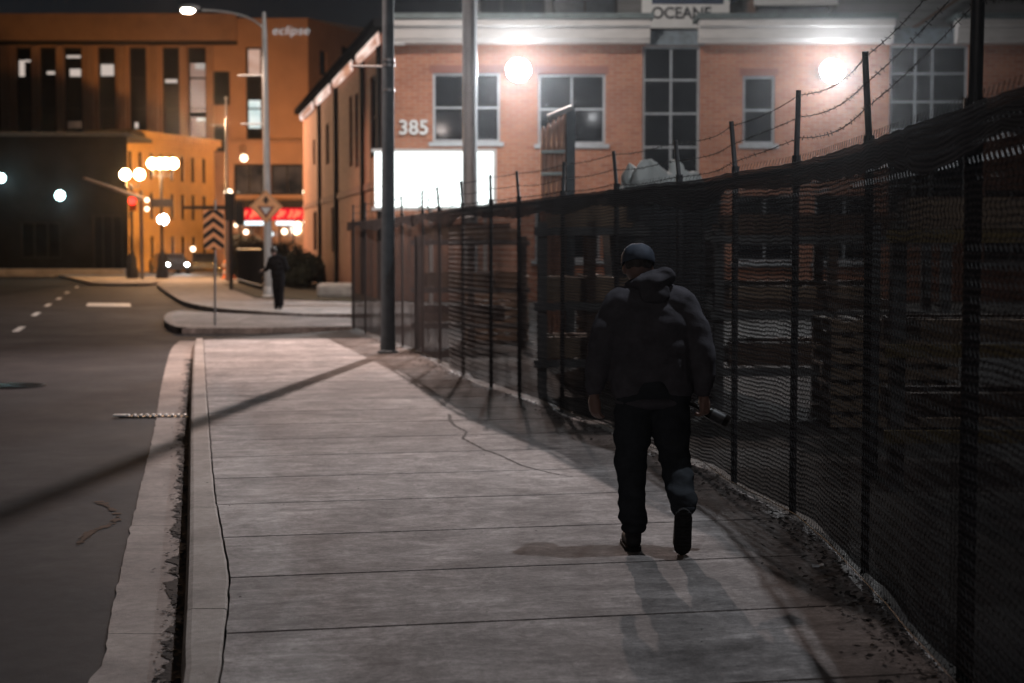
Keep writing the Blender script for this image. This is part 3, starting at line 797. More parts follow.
# trousers
tr_ = [('e', V(-.045, 0, .90), .19, .13, .13), ('t', [V(-.135, 0, .86), V(-.155, .03, .66), V(-.158, .05, .50), V(-.155, .02, .32), V(-.148, -.01, .17)], [.116, .106, .092, .082, .076]),
       ('t', [V(.055, 0, .86), V(.07, .04, .66), V(.085, .05, .53), V(.098, -.09, .41), V(.108, -.21, .30)], [.116, .106, .092, .084, .076])]
tz = remesh(tr_, 'trousers', M['trouser'], pr, .009, 6, fold1, .013)
# baggy hem folds over the heels
remesh([('e', V(-.147, -.015, .125), .072, .085, .04)], 'trouser_cuff', M['trouser'], pr, .007, 3, fold1, .008)
remesh([('e', V(.108, -.225, .275), .073, .07, .045, (.5, 0, 0))], 'trouser_cuff', M['trouser'], pr, .007, 3, fold1, .008)
# shoes
s1 = remesh([('t', [V(-.148, -.055, .055), V(-.150, .02, .055), V(-.160, .14, .045), V(-.163, .19, .040)], [.045, .046, .045, .038]), ('t', [V(-.148, -.03, .06), V(-.148, -.02, .13)], [.046, .050])], 'shoe', M['shoe'], pr, .006, 4)
b = MB(); 
def sole(pts, upv, parent):
    b = MB(); out = []
    c0, c1 = pts
    d_ = (c1 - c0); ln = d_.length; d_.normalize(); sd_ = d_.cross(upv).normalized(); q = []
    for k_ in range(28):
        th = 2 * math.pi * k_ / 28; t_ = .5 - .5 * math.cos(th)
        w_ = (.040 + .012 * math.sin(t_ * 3.0)) * math.sin(th) * (1.15 if abs(math.sin(th)) < .99 else 1)
        w_ = max(-.048, min(.048, w_ * 1.35)); q.append(c0 + d_ * (ln * t_) + sd_ * w_)
    A = [p for p in q]; B_ = [p + upv * .022 for p in q]
    b.poly(A[::-1]); b.poly(B_)
    for k_ in range(28): b.quad(A[k_], A[(k_+1) % 28], B_[(k_+1) % 28], B_[k_])
    for r_ in range(1, 12):
        t_ = r_ / 12; w_ = .034; cc = c0 + d_ * ln * t_
        b.box((-.006, -w_, -.006), (.006, w_, .002), d_, sd_, cc, upv)
    me = bpy.data.meshes.new('sole'); me.from_pydata([tuple(Vector(v)) for v in b.v], [], b.f); me.materials.append(M['sole'])
    o = bpy.data.objects.new('sole', me); C.objects.link(o); o.parent = parent
sole((V(-.147, -.105, .0), V(-.165, .225, .0)), V(0, 0, 1), s1)
u_ = V(0, .95, .25).normalized()
s2 = remesh([('t', [V(.106, -.245, .225), V(.106, -.225, .15), V(.108, -.185, .07), V(.108, -.16, .04)], [.046, .048, .050, .036]), ('t', [V(.106, -.255, .22), V(.107, -.235, .26)], [.044, .046])], 'shoe', M['shoe'], pr, .006, 4)
sole((V(.105, -.312, .275), V(.108, -.225, .005)), V(0, .95, .30).normalized(), s2)
# cap
b = MB(); rings = []; CQ = Matrix.Rotation(-.30, 3, 'X'); nseg = 48
for (r_, z_) in ((.094, -.012), (.0965, -.008), (.097, .018), (.095, .04), (.088, .062), (.074, .081), (.054, .094), (.03, .1015), (.008, .104)):
    row_ = []
    for k_ in range(nseg):
        th = 2 * math.pi * k_ / nseg; seam = -.0022 * max(0, 1 - abs(((th / (math.pi / 3) + .5) % 1) - .5) * 14) * (r_ / .095)
        w_ = .0035 * noise.noise(Vector((math.cos(th) * 2.2, math.sin(th) * 2.2, z_ * 24)))
        row_.append(HC + V(0, -.002, .018) + CQ @ V((r_ + seam + w_) * .98 * math.cos(th), (r_ + seam + w_) * 1.16 * math.sin(th), z_ + w_ * .8))
    rings.append(row_)
for A, B_ in zip(rings, rings[1:]):
    for k_ in range(nseg): b.quad(A[k_], A[(k_+1) % nseg], B_[(k_+1) % nseg], B_[k_])
b.poly(rings[-1])
me = bpy.data.meshes.new('cap'); me.from_pydata([tuple(v) for v in b.v], [], b.f)
bm = bmesh.new(); bm.from_mesh(me); bmesh.ops.remove_doubles(bm, verts=bm.verts, dist=1e-5); bm.to_mesh(me); bm.free()
me.polygons.foreach_set('use_smooth', [True] * len(me.polygons)); me.materials.append(M['cap']); cp_ = bpy.data.objects.new('cap', me); C.objects.link(cp_); cp_.parent = pr
b = MB(); b.ball(HC + V(0, -.002, .018) + CQ @ V(0, 0, .105), .008, 10)
me = bpy.data.meshes.new('button'); me.from_pydata(b.v, [], b.f); me.materials.append(M['cap']); o = bpy.data.objects.new('button', me); C.objects.link(o); o.parent = cp_
b = MB(); bc = HC + V(0, .10, .055); rings = []
for j in range(5):
    row_ = []
    for i in range(13):
        th = math.pi * (i / 12); rr_ = .085 + .022 * j * 1.0
        row_.append(bc + V(-math.cos(th) * (.083), math.sin(th) * (.006 + .02 * j), -.004 * j - .010 * (abs(math.cos(th))) ))
    rings.append(row_)
for j in range(4):
    for i in range(12): b.quad(rings[j][i], rings[j][i+1], rings[j+1][i+1], rings[j+1][i])
me = bpy.data.meshes.new('brim'); me.from_pydata(b.v, [], b.f); me.materials.append(M['cap']); o = bpy.data.objects.new('brim', me); C.objects.link(o); o.parent = cp_
so = o.modifiers.new('s', 'SOLIDIFY'); so.thickness = .004
# cropped hair under the cap
remesh([('e', HC + V(0, -.016, .012), .0775, .088, .070, (-.3, 0, 0))], 'hair', M['hair'], pr, .006, 3, lambda c: noise.noise(c * 60), .004)
# bottle held in the right hand
bo = V(.83, 8.95, 0) + rw + V(.020, .055, -.095)
ax = V(.86, -.28, -.42).normalized()
bt = thing('bottle', 'dark glass bottle carried low in the walking person\'s right hand', 'bottle', bo)
b = MB(); b.lathe(bo - ax * .10, [(.014, 0), (.015, .012), (.0135, .014), (.0135, .06), (.02, .085), (.034, .11), (.036, .13), (.036, .235), (.031, .245)], 20, ax); b.build('glass_body', M['bottle'], bt, smooth=True)
b = MB(); b.lathe(bo - ax * .10, [(.0365, .14), (.0368, .142), (.0368, .215), (.0365, .217)], 20, ax); b.build('paper_label', mat('silver_label', (.02, .02, .022), .5, .1, scale=60, var=.8), bt, smooth=True)

# far walker
fp = G(277, 309.5); pf = thing('person', 'small person in black walking at the far corner beside the pale street lamp post', 'person', fp)
bf = [('e', V(-.09, .02, 1.60), .08, .095, .11), ('t', [V(-.05, 0, 1.40), V(-.08, .01, 1.52)], [.06, .055]), ('e', V(.02, 0, 1.2), .15, .11, .25), ('e', V(.03, 0, .95), .15, .11, .16),
      ('t', [V(-.13, 0, 1.36), V(-.22, .05, 1.13), V(-.36, .12, 1.06)], [.06, .05, .035]), ('t', [V(.16, 0, 1.36), V(.24, .02, 1.12), V(.12, .14, 1.0)], [.06, .05, .035]),
      ('t', [V(-.02, 0, .9), V(-.03, .05, .5), V(0, 0, .09)], [.09, .06, .045]), ('t', [V(.08, 0, .9), V(.10, -.02, .5), V(.12, -.12, .1)], [.09, .06, .045])]
bf += hand(V(-.36, .12, 1.06), V(-1, .2, -.1), V(0, 0, -1), 1, .8)[:6] + hand(V(.12, .14, 1.0), V(-1, .3, -.2), V(0, 0, -1), 1, .8)[:6]
remesh(bf, 'body', M['skin'], pf, .010, 3)
remesh([('e', V(.02, 0, 1.18), .20, .15, .26), ('e', V(.03, 0, .98), .19, .15, .18), ('t', [V(-.14, 0, 1.36), V(.02, 0, 1.42), V(.17, 0, 1.36)], [.09, .09, .09]),
        ('t', [V(-.15, 0, 1.35), V(-.23, .05, 1.13), V(-.33, .11, 1.07)], [.09, .075, .055]), ('t', [V(.18, 0, 1.35), V(.26, .02, 1.12), V(.15, .13, 1.0)], [.09, .075, .055])], 'jacket', M['blackcloth'], pf, .014, 4, fold1, .012)
remesh([('t', [V(-.01, 0, .88), V(-.02, .05, .5), V(.0, 0, .13)], [.13, .10, .075]), ('t', [V(.09, 0, .88), V(.11, -.02, .5), V(.12, -.10, .14)], [.13, .095, .075])], 'trousers', M['blackcloth'], pf, .014, 4, fold1, .012)
remesh([('t', [V(0, -.03, .06), V(-.06, .12, .05)], [.05, .045])], 'shoe', M['shoe'], pf, .012, 2); remesh([('t', [V(.12, -.14, .07), V(.08, .02, .05)], [.05, .045])], 'shoe', M['shoe'], pf, .012, 2)
remesh([('e', V(-.085, -.005, 1.63), .09, .10, .095)], 'hair', M['hair'], pf, .012, 2)

# ================================================================ BUILDINGS
Z = Vector((0, 0, 1))
def facade(b, O, U, W, H, ops, T=.25, u0=0):
    Nn = Vector((U.y, -U.x, 0))
    xs = sorted({0, W} | {min(max(x, 0), W) for o in ops for x in o[:2]}); zs = sorted({0, H} | {min(max(z, 0), H) for o in ops for z in o[2:4]})
    for x0, x1 in zip(xs, xs[1:]):
        for z0, z1 in zip(zs, zs[1:]):
            mx, mz = (x0+x1)/2, (z0+z1)/2
            if any(o[0] < mx < o[1] and o[2] < mz < o[3] for o in ops): continue
            b.quad(O + U*x0 + Z*z0, O + U*x1 + Z*z0, O + U*x1 + Z*z1, O + U*x0 + Z*z1, [(u0+x0, z0), (u0+x1, z0), (u0+x1, z1), (u0+x0, z1)])
    I = -Nn * T
    for o in ops:
        x0, x1, z0, z1 = o[:4]; a, b_, c, d = O+U*x0+Z*z0, O+U*x1+Z*z0, O+U*x1+Z*z1, O+U*x0+Z*z1
        for p, q in ((a, b_), (b_, c), (c, d), (d, a)): b.quad(p, q, q + I, p + I, [(0, 0), (1, 0), (1, .2), (0, .2)])
def window(parent, O, U, o, cols, rows, fm, pm, T=.25, bar=.09, setb=.12, xs=None, lit=None, lintel=None, sill=None):
    Nn = Vector((U.y, -U.x, 0)); Yi = -Nn
    x0, x1, z0, z1 = o[:4]; b = MB(); e = .003
    D0, D1 = setb - .05, setb + .02
    b.box((x0+e, D0, z0+e), (x0+bar, D1, z1-e), U, Yi, O); b.box((x1-bar, D0, z0+e), (x1-e, D1, z1-e), U, Yi, O)
    b.box((x0+bar, D0, z0+e), (x1-bar, D1, z0+bar), U, Yi, O); b.box((x0+bar, D0, z1-bar), (x1-bar, D1, z1-e), U, Yi, O)
    cuts = xs or [x0 + (x1-x0)*i/cols for i in range(1, cols)]
    for x in cuts: b.box((x-bar*.4, D0+.006, z0+bar), (x+bar*.4, D1-.006, z1-bar), U, Yi, O)
    for j in range(1, rows):
        z = z0 + (z1-z0)*j/rows; b.box((x0+bar, D0+.012, z-bar*.4), (x1-bar, D1-.012, z+bar*.4), U, Yi, O)
    w = b.build('window', fm, parent)
    b = MB(); p = O + Yi * (setb + .005)
    b.quad(p + U*x0 + Z*z0, p + U*x1 + Z*z0, p + U*x1 + Z*z1, p + U*x0 + Z*z1, [(x0, z0), (x1, z0), (x1, z1), (x0, z1)])
    pn = b.build('pane', pm, w)
    if sill:
        b = MB(); b.box((x0-.12, -.07, z0-.13), (x1+.12, setb-.06, z0-.003), U, Yi, O); b.build('sill', sill, w)
    if lintel:
        b = MB(); b.box((x0-.1, -.012, z1+.003), (x1+.1, .1, z1+.24), U, Yi, O); b.build('lintel', lintel, w)
    for (m_, lx0, lx1, lz0, lz1) in (lit or []):
        b = MB(); p = O + Yi * (setb - .002)
        b.quad(p + U*lx0 + Z*lz0, p + U*lx1 + Z*lz0, p + U*lx1 + Z*lz1, p + U*lx0 + Z*lz1, [(lx0, lz0), (lx1, lz0), (lx1, lz1), (lx0, lz1)])
        b.build('lit_pane', m_, w)
    return w
def text(s, size, O, U, m, name='lettering', parent=None, depth=.04, align='LEFT', shear=0, bold=0, spacing=1.0, scale_x=1):
    cu = bpy.data.curves.new('t', 'FONT'); cu.body = s; cu.size = size; cu.extrude = depth; cu.align_x = align; cu.offset = bold; cu.shear = shear; cu.space_character = spacing
    o = bpy.data.objects.new('t', cu); C.objects.link(o); bpy.context.view_layer.update()
    me = bpy.data.meshes.new_from_object(o.evaluated_get(bpy.context.evaluated_depsgraph_get())); bpy.data.objects.remove(o)
    Nn = Vector((U.y, -U.x, 0)); base = Vector(parent['_base']) if parent is not None else Vector((0, 0, 0))
    for v in me.vertices: v.co = O - base + U * (v.co.x * scale_x) + Z * v.co.y + Nn * v.co.z
    me.name = name; me.materials.clear(); me.materials.append(m)
    o = bpy.data.objects.new(name, me); C.objects.link(o)
    if parent is not None: o.parent = parent; o['_base'] = tuple(base)
    return o
XU = Vector((1, 0, 0))

# ---- brick building number 385
YB = 50.0
bx0 = P(386, 100, YB).x; bxr = 21.0; HB = P(500, 40, YB).z
def bz(v, Y=YB): return P(500, v, Y).z
def bx(u, Y=YB): return P(u, 200, Y).x
OB = Vector((bx0, YB, 0)); Wb = bxr - bx0
bld = thing('brick_building', 'red brick building numbered 385 with floodlights, white cornice and dark windows behind the fence', 'building', OB)
def opn(u0, u1, v0, v1): return (bx(u0) - bx0, bx(u1) - bx0, bz(v1), bz(v0))
wins = [(opn(433, 500, 73, 142), 2, 2, None), (opn(538, 605, 74, 144), 2, 2, None), (opn(642, 699, 46, 214), 2, 5, None), (opn(742, 774, 76, 144), 1, 2, None), (opn(888, 966, 45, 214), 3, 6, None),
        (opn(1040, 1090, 73, 142), 2, 2, None), (opn(535, 600, 200, 260), 2, 2, None), (opn(735, 795, 195, 262), 2, 2, None), (opn(815, 875, 195, 262), 2, 2, None), (opn(985, 1040, 190, 262), 2, 2, None)]
b = MB(); facade(b, OB, XU, Wb, HB, [w[0] for w in wins]); b.build('wall', M['brick'], bld)
for q, (o, c, r, _) in enumerate(wins):
    xs = [bx(914) - bx0, bx(931) - bx0] if q == 4 else None
    window(bld, OB, XU, o, c, r, M['alu'], M['glass'], bar=.075, xs=xs, sill=M['alu'] if q not in (2, 4) else None, lintel=M['soldier'] if q in (0, 1, 3, 5) else None)
# slate headers over the tall recessed windows
for (u0, u1, v0, v1) in ((645, 703, 31, 45.5), (889, 960, 28, 44.5)):
    b = MB(); b.box((bx(u0) - bx0, -.10, bz(v1)), (bx(u1) - bx0, .0-.003, bz(v0)), XU, Vector((0, 1, 0)), OB); b.build('header_panel', M['header'], bld)
# cornices with returns
for (u0, u1) in ((394, 650), (699, 893), (957, 1120)):
    x0, x1 = bx(u0, 49.3) - bx0, bx(u1, 49.3) - bx0
    b = MB(); zt, zb = bz(19, 49.4), bz(42, 49.4)
    prof = [(0, zb), (-.42, zb), (-.46, zb + .1), (-.50, zb + .12), (-.55, zt - .24), (-.68, zt - .20), (-.70, zt), (0, zt)]
    A = [OB + XU*(x0 - (.0 if p[0] == 0 else 0)) + Vector((0, p[0], p[1])) for p in prof]; B_ = [OB + XU*x1 + Vector((0, p[0], p[1])) for p in prof]
    for i in range(len(prof)-1): b.quad(A[i], B_[i], B_[i+1], A[i+1])
    b.poly(A[::-1]); b.poly(B_)
    b.build('cornice', M['cornice'], bld)
    b = MB(); b.box((x0 - .08, -.78, zt + .003), (x1 + .08, .6, zt + .16), XU, Vector((0, 1, 0)), OB); b.build('coping', M['coping'], bld)
b = MB(); b.box((bx(394, 49.3) - bx0, -.4, bz(46)), (bx(406) - bx0, -.1, bz(39)), XU, Vector((0, 1, 0)), OB); b.build('wall_light_box', M['white'], bld)
# side wall running back along the side street
far = Vector((P(303, 115, 82).x, 82, 0)); U2 = (OB - far); W2 = U2.length; U2.normalize(); HS = bz(22) - .2
sops = []
def side_x(u):      # pixel column -> distance along the side wall
    d = ray(u, 150); t = (far.x * U2.y - far.y * U2.x) / (d.x * U2.y - d.y * U2.x); p = Vector((d.x * t, d.y * t, 0)); return (p - far).dot(U2), p.y
for (u0, u1, v0, v1) in ((349.5, 352.5, 97, 167), (355, 358.5, 95, 168), (370.5, 377, 78, 158), (313, 315, 140, 165), (326, 329, 125, 165), (313, 316, 212, 250), (331, 334, 208, 252)):
    a, ya = side_x(u0); c, yc = side_x(u1); sops.append((a, c, P(u0, v1, ya).z, P(u0, v0, ya).z))
b = MB(); facade(b, far, U2, W2, HS, sops, u0=100); b.build('side_wall', M['brick'], bld)
for o in sops: window(bld, far, U2, o, 1, 2, M['darkframe'], M['glass'], bar=.06)
for u in (320.5, 337, 364, 381):
    a, ya = side_x(u); b = MB(); b.box((a - .12, -.14, .05), (a + .12, -.003, HS - .3), U2, Vector((-U2.y, U2.x, 0)), far); b.build('downpipe', M['darkframe'], bld)
a, _ = side_x(309); c, _ = side_x(346); zb_ = P(345, 194, side_x(345)[1]).z
b = MB(); b.box((.1, -.05, zb_ - .12), (W2 - .4, -.003, zb_ + .12), U2, Vector((-U2.y, U2.x, 0)), far); b.build('belt_course', M['soldier'], bld)
# eave over the side wall with soffit segments given their glow by emission
Yi2 = Vector((-U2.y, U2.x, 0))
b = MB(); b.box((-.3, -.42, HS + .003), (W2 + .3, .3, HS + .26), U2, Yi2, far); b.build('eave', M['eave'], bld)
segs = [(.0, .17), (.185, .375), (.39, .70), (.715, .97)]
st = b
for s_a, s_b in ((.03, .24), (.30, .49), (.55, .75), (.81, .985)):
    b = MB(); xa, xb = W2 * s_a, W2 * s_b; nseg = 10
    prof = [(-.16, HS - .02), (-.24, HS - .10), (-.26, HS - .24), (-.22, HS - .36), (-.12, HS - .42)]
    for i in range(nseg):
        fa = xa + (xb - xa) * i / nseg; fb = xa + (xb - xa) * (i+1) / nseg
        for (p0, z0), (p1, z1) in zip(prof, prof[1:]):
            b.quad(far + U2*fa + Yi2*p0 + Z*z0, far + U2*fa + Yi2*p1 + Z*z1, far + U2*fb + Yi2*p1 + Z*z1, far + U2*fb + Yi2*p0 + Z*z0, [(fa, z0), (fa, z1), (fb, z1), (fb, z0)])
    for fa in (xa, xb): b.poly([far + U2*fa + Yi2*p + Z*z for p, z in prof])
    b.build('glow_strip', M['strip'], bld)
b = MB(); b.quad(OB + Z*HS, far + Z*HS, far + Vector((30, 0, HS)), OB + Vector((Wb, 0, HS))); b.build('roof', M['roof'], bld)
b = MB(); b.box((0, .02, 0), (Wb, 30, .05), XU, Vector((0, 1, 0)), OB); 
# upper storey set back
YU = 56.0
def ux(u): return bx(u, YU)
def uz(v): return P(500, v, YU).z
OU = Vector((ux(470), YU, HS + .01)); WU = 26 - ux(470); HU = uz(-70) - HS
o2 = [(ux(480) - OU.x, ux(545) - OU.x, .5, uz(-30) - HS), (ux(552) - OU.x, ux(617) - OU.x, .3, uz(-30) - HS)]
b = MB(); facade(b, OU, XU, WU, HU, o2); facade(b, OU + Vector((0, 14, 0)), Vector((0, -1, 0)), 14, HU, []); b.build('upper_storey', M['siding'], bld)
window(bld, OU, XU, o2[0], 3, 1, M['darkframe'], M['glass'], bar=.1); window(bld, OU, XU, o2[1], 2, 1, M['darkframe'], mat('upper_glass', (.035, .045, .055), .2), bar=.1)
b = MB(); b.quad(OU + Z*HU, OU + XU*WU + Z*HU, OU + XU*WU + Vector((0, 14, HU)), OU + Vector((0, 14, HU))); b.build('upper_roof', M['roof'], bld)
# brown draped blind in the first upper window
b = MB(); nb_ = 40
xa, xb = ux(485) - OU.x, ux(541) - OU.x
for i in range(nb_):
    f = lambda k_: .18 + .05 * math.sin(k_ * 1.3)
    a = xa + (xb-xa)*i/nb_; c = xa + (xb-xa)*(i+1)/nb_
    b.quad(OU + XU*a + Vector((0, f(i), .5)), OU + XU*c + Vector((0, f(i+1), .5)), OU + XU*c + Vector((0, f(i+1), HU-1)), OU + XU*a + Vector((0, f(i), HU-1)))
b.build('curtain', mat('brown_curtain', (.16, .07, .05), .9, scale=1.5, var=.5), bld)
# gable dormer, white box
Yg = 52.5
def gx(u): return bx(u, Yg)
def gz(v): return P(500, v, Yg).z
b = MB(); pts = [(gx(724), HS), (gx(724), gz(9)), (gx(744), gz(-4)), (gx(754), gz(-4)), (gx(754), HS)]
A = [Vector((x, Yg, z)) for x, z in pts]; B_ = [p + Vector((0, 3, 0)) for p in A]
b.poly(A); b.poly(B_[::-1])
for i in range(5): b.quad(A[i], B_[i], B_[(i+1) % 5], A[(i+1) % 5])
b.build('dormer', M['wood'], bld)
b = MB(); b.box((0, -.3, 0), (gx(755) - gx(718), 3.2, .14), Vector((gx(746) - gx(718), 0, gz(-5) - gz(11))).normalized(), Vector((0, 1, 0)), Vector((gx(717), Yg, gz(11))), Vector((0, 0, 1))); b.build('dormer_eave', M['darkframe'], bld)
b = MB(); b.box((gx(756), Yg, HS), (gx(826), Yg + 3, gz(6.5)), XU, Vector((0, 1, 0))); b.build('roof_unit', mat('roof_unit_grey', (.10, .115, .125), .6), bld)
b = MB(); b.box((gx(752), Yg - .25, gz(6.3)), (gx(834), Yg + 3.2, gz(-14)), XU, Vector((0, 1, 0))); b.build('roof_unit_cap', M['white'], bld)
# sloped cable brace on the siding
b = MB(); b.tube([P(913, 28, 55.6), P(975, -12, 55.6)], .07, 8); b.build('brace', M['wood'], bld)
# 385
w_ = text('385', .62, P(398.5, 134, YB - .06), XU, M['white'], 'house_number', bld, .03, bold=.012, spacing=1.02)
# sign
sg = thing('roof_sign', 'white sign board with dark blue stripe and dark lettering above the brick building', 'sign', P(650, 28, 51.5))
b = MB(); ys = 51.5; s_ = lambda u: bx(u, ys); sz = lambda v: P(500, v, ys).z
b.box((s_(641), ys, sz(28)), (s_(728), ys + .2, sz(-22)), XU, Vector((0, 1, 0))); b.build('board', M['white'], sg)
b = MB(); b.box((s_(651), ys - .02, sz(4)), (s_(722), ys - .003, sz(-14)), XU, Vector((0, 1, 0))); b.build('stripe', M['navy'], sg)
text('OCEANE', .50, Vector((s_(650.5), ys - .015, sz(18.2))), XU, M['ink'], 'lettering', sg, .01, bold=.012, scale_x=.96)
b = MB(); 
for u in (652, 720): b.box((s_(u) - .04, ys + .2, HS), (s_(u) + .04, ys + .3, sz(-20)), XU, Vector((0, 1, 0)))
b.build('bracket', M['darkframe'], sg)
# lit white panel on the corner
Yp = 47.5; sx_ = lambda u: bx(u, Yp); pz = lambda v: P(430, v, Yp).z
lp = thing('lit_panel', 'large glowing white panel at the brick building corner above the fence', 'light panel', Vector((sx_(375), Yp, 0)))
b = MB(); b.box((sx_(375), Yp, pz(207)), (sx_(493), Yp + .18, pz(152)), XU, Vector((0, 1, 0))); b.build('screen', M['screen'], lp)
b = MB()
e = .1
b.box((sx_(375) - e, Yp + .02, pz(207) - e), (sx_(493) + e, Yp + .3, pz(207) - .003), XU, Vector((0, 1, 0))); b.box((sx_(375) - e, Yp + .02, pz(152) + .003), (sx_(493) + e, Yp + .3, pz(152) + e), XU, Vector((0, 1, 0)))
b.box((sx_(493) + .003, Yp + .02, pz(207)), (sx_(493) + e, Yp + .3, pz(152)), XU, Vector((0, 1, 0)))
for u in (385, 430, 485): b.box((sx_(u) - .06, Yp + .2, -.02), (sx_(u) + .06, Yp + .32, pz(207) - e), XU, Vector((0, 1, 0)))
b.build('frame', M['white'], lp)
# small finials poking above the fence in front of the panel
fin = [(419, 195, 206, .05), (428, 184, 206, .12), (438, 195, 206, .05), (461, 177, 206, .04), (493, 170, 206, .06)]
for q, (u, v0, v1, w) in enumerate(fin[:3]):
    Yq = 29.0; p0 = P(u, 212, Yq); t = thing('dried_plant', ('tallest, branching' if q == 1 else ('left' if q == 0 else 'right')) + ' dry weed stalk silhouetted against the glowing panel', 'plant', Vector((p0.x, Yq, -.02)), 'dry weed stalks behind the fence')
    top = P(u, v0, Yq); b = MB(); b.tube([(p0.x, Yq, -.02), (p0.x + .02, Yq, 1.2), top], [.012, .01, .006], 5); b.build('stem', M['stem'], t)
    b = MB(); rq = random.Random(q)
    for _ in range(26 if q == 1 else 9):
        c = Vector((p0.x, Yq, rq.uniform(p0.z - .1, top.z))) + Vector((rq.gauss(0, w * .5), rq.gauss(0, w*.5), 0)); s__ = .035
        X_ = Vector((rq.uniform(-1, 1), rq.uniform(-1, 1), rq.uniform(-1, 1))).normalized() * s__; Y_ = X_.orthogonal().normalized() * s__ * .6
        b.quad(c - X_, c - Y_, c + X_, c + Y_)
    b.build('leaves', M['stem'], t)

# ---- brown office building
YO = 130.0
ox = lambda u, Y=YO: P(u, 200, Y).x
oz = lambda v, Y=YO: P(300, v, Y).z
OO = Vector((ox(-90), YO, 0)); WO = ox(309) - OO.x; HO = oz(18)
of = thing('office_building', 'large brown office building with tall window bays, some lit, behind the street corner', 'building', OO)
ow = []
def oo(u0, u1, v0, v1): return (ox(u0) - OO.x, ox(u1) - OO.x, oz(v1), oz(v0))
bays = [(-45, -29), (-13, 2), (18.5, 34), (42, 59), (66, 84), (100, 117), (131, 148), (164, 181), (189, 208)]
lits = {2: [(M['winpaper'], 20, 26, 60, 76), (M['winpaper'], 26, 34, 59.5, 61.5)], 3: [(M['winpaper'], 48, 56, 71, 74)], 4: [(M['winpaper'], 68, 82, 55, 57.5), (M['winpaper'], 71, 84, 68.5, 76), (M['windim'], 68, 84, 121, 128)],
        5: [(M['winpaper'], 102, 117, 64, 75.5)], 6: [(M['winpaper'], 135, 138.5, 122, 128)], 7: [(M['winpaper'], 165, 178, 79, 82.5)],
        8: [(M['winblind'], 190, 208, 63, 112), (M['winblind'], 190, 208, 117, 139), (M['wincool'], 196, 207, 63, 69), (M['wincool'], 197, 208, 118, 121)]}
for q, (u0, u1) in enumerate(bays): ow.append((oo(u0, u1, 47, 139), 1, 3, [(m_,) + oo(a, c, d_, e_) for (m_, a, c, d_, e_) in lits.get(q, [])]))
ow.append((oo(214, 231, 71, 105), 1, 1, [])); ow.append((oo(214, 228, 126, 152), 1, 1, []))
ow.append((oo(247, 263, 47, 139), 1, 3, [(M['winpink'],) + oo(247.5, 262.5, 47.5, 74), (M['wincool'],) + oo(247.5, 262.5, 100, 128)]))
ow.append((oo(234, 264, 164, 195), 2, 1, [(M['windim'],) + oo(235, 263, 165, 194)])); ow.append((oo(271, 303, 164, 195), 2, 1, [(M['windim'],) + oo(272, 302, 165, 194)]))
b = MB(); facade(b, OO, XU, WO, HO, [w[0] for w in ow], T=.5); b.build('wall', M['tanwall'], of)
for (o, c, r, lt) in ow: window(of, OO, XU, o, c, r, M['darkframe'], M['glass'], bar=.16, setb=.3, lit=lt)
# parapet band, dark strip painted as the shade of a recess, pilasters
b = MB(); b.box((0, -.5, oz(41)), (ox(239) - OO.x, -.003, HO + .3), XU, Vector((0, 1, 0)), OO); b.build('parapet', M['tanband'], of)
b = MB(); b.box((0, -.12, oz(45)), (ox(239) - OO.x, -.003, oz(41.3)), XU, Vector((0, 1, 0)), OO); b.build('shade_strip', M['darkframe'], of)
for u in (8, 38, 62.5, 92, 124, 156, 185, 211.5):
    b = MB(); b.box((ox(u - 3.4) - OO.x, -.3, 0), (ox(u + 3.4) - OO.x, -.003, oz(46)), XU, Vector((0, 1, 0)), OO); b.build('pilaster', M['tanband'], of)
b = MB(); b.box((ox(232) - OO.x, -.25, oz(143)), (ox(309) - OO.x, -.003, oz(140)), XU, Vector((0, 1, 0)), OO); b.build('belt_course', M['tanband'], of)
# side face going back to the right
ctr = Vector((ox(309), YO, 0)); far2 = Vector((P(372, 30, 142).x, 142, 0)); U3 = (far2 - ctr).normalized(); W3 = (far2 - ctr).length
so_ = [(W3 * .17, W3 * .27, oz(74, 131.5), oz(49, 131.5)), (W3 * .50, W3 * .85, oz(72, 135), oz(44, 135))]
b = MB(); facade(b, ctr, U3, W3, HO, so_); b.build('side_wall', M['tanwall'], of)
for o in so_: window(of, ctr, U3, o, 1, 1, M['darkframe'], M['glass'], bar=.1)
b = MB(); b.quad(OO + Z*HO, ctr + Z*HO, ctr + Vector((20, 30, HO)), OO + Vector((0, 40, HO))); b.build('roof', M['roof'], of)
text('eclipse', 1.0, P(271.5, 34.5, YO - .1), XU, emit('glow_letters', (.9, .88, .9), .5), 'lettering', of, .04, bold=-.012, shear=.25, scale_x=1.12)  # emission added so the letters read bright against the wall
# shop: red sign fascia, canopy, lit glass front
sh = YO - 1.2
b = MB(); b.box((ox(229, sh), sh, oz(208, sh)), (ox(311, sh), YO - .01, oz(200, sh)), XU, Vector((0, 1, 0))); b.build('canopy', M['darkframe'], of)
b = MB(); b.box((ox(229, sh), sh - .12, oz(220, sh)), (ox(311, sh), sh + .2, oz(208.2, sh)), XU, Vector((0, 1, 0))); b.build('sign_fascia', M['redsign'], of)
rr = random.Random(9)
for (u, k_) in ((240, 0), (246, 1), (252, 0), (258, 1), (279, 0), (284, 1), (290, 0), (295, 0), (300, 1), (305, 0)):
    b = MB(); p0 = P(u - 1.5, 218 - 5 * k_ * .3, sh - .2); p1 = P(u + 1.5, 210 + 2 * k_, sh - .2); b.tube([p0, p0.lerp(p1, .5) + Vector((.15 * (1 - 2*k_), 0, .1)), p1], .13, 6); b.build('neon_stroke', M['redhot'], of)
for (u0, u1) in ((242, 263), (276, 294)):
    b = MB(); b.box((ox(u0, sh), sh - .05, oz(225, sh)), (ox(u1, sh), sh + .1, oz(221.3, sh)), XU, Vector((0, 1, 0))); b.build('tube_light', M['tube'], of)
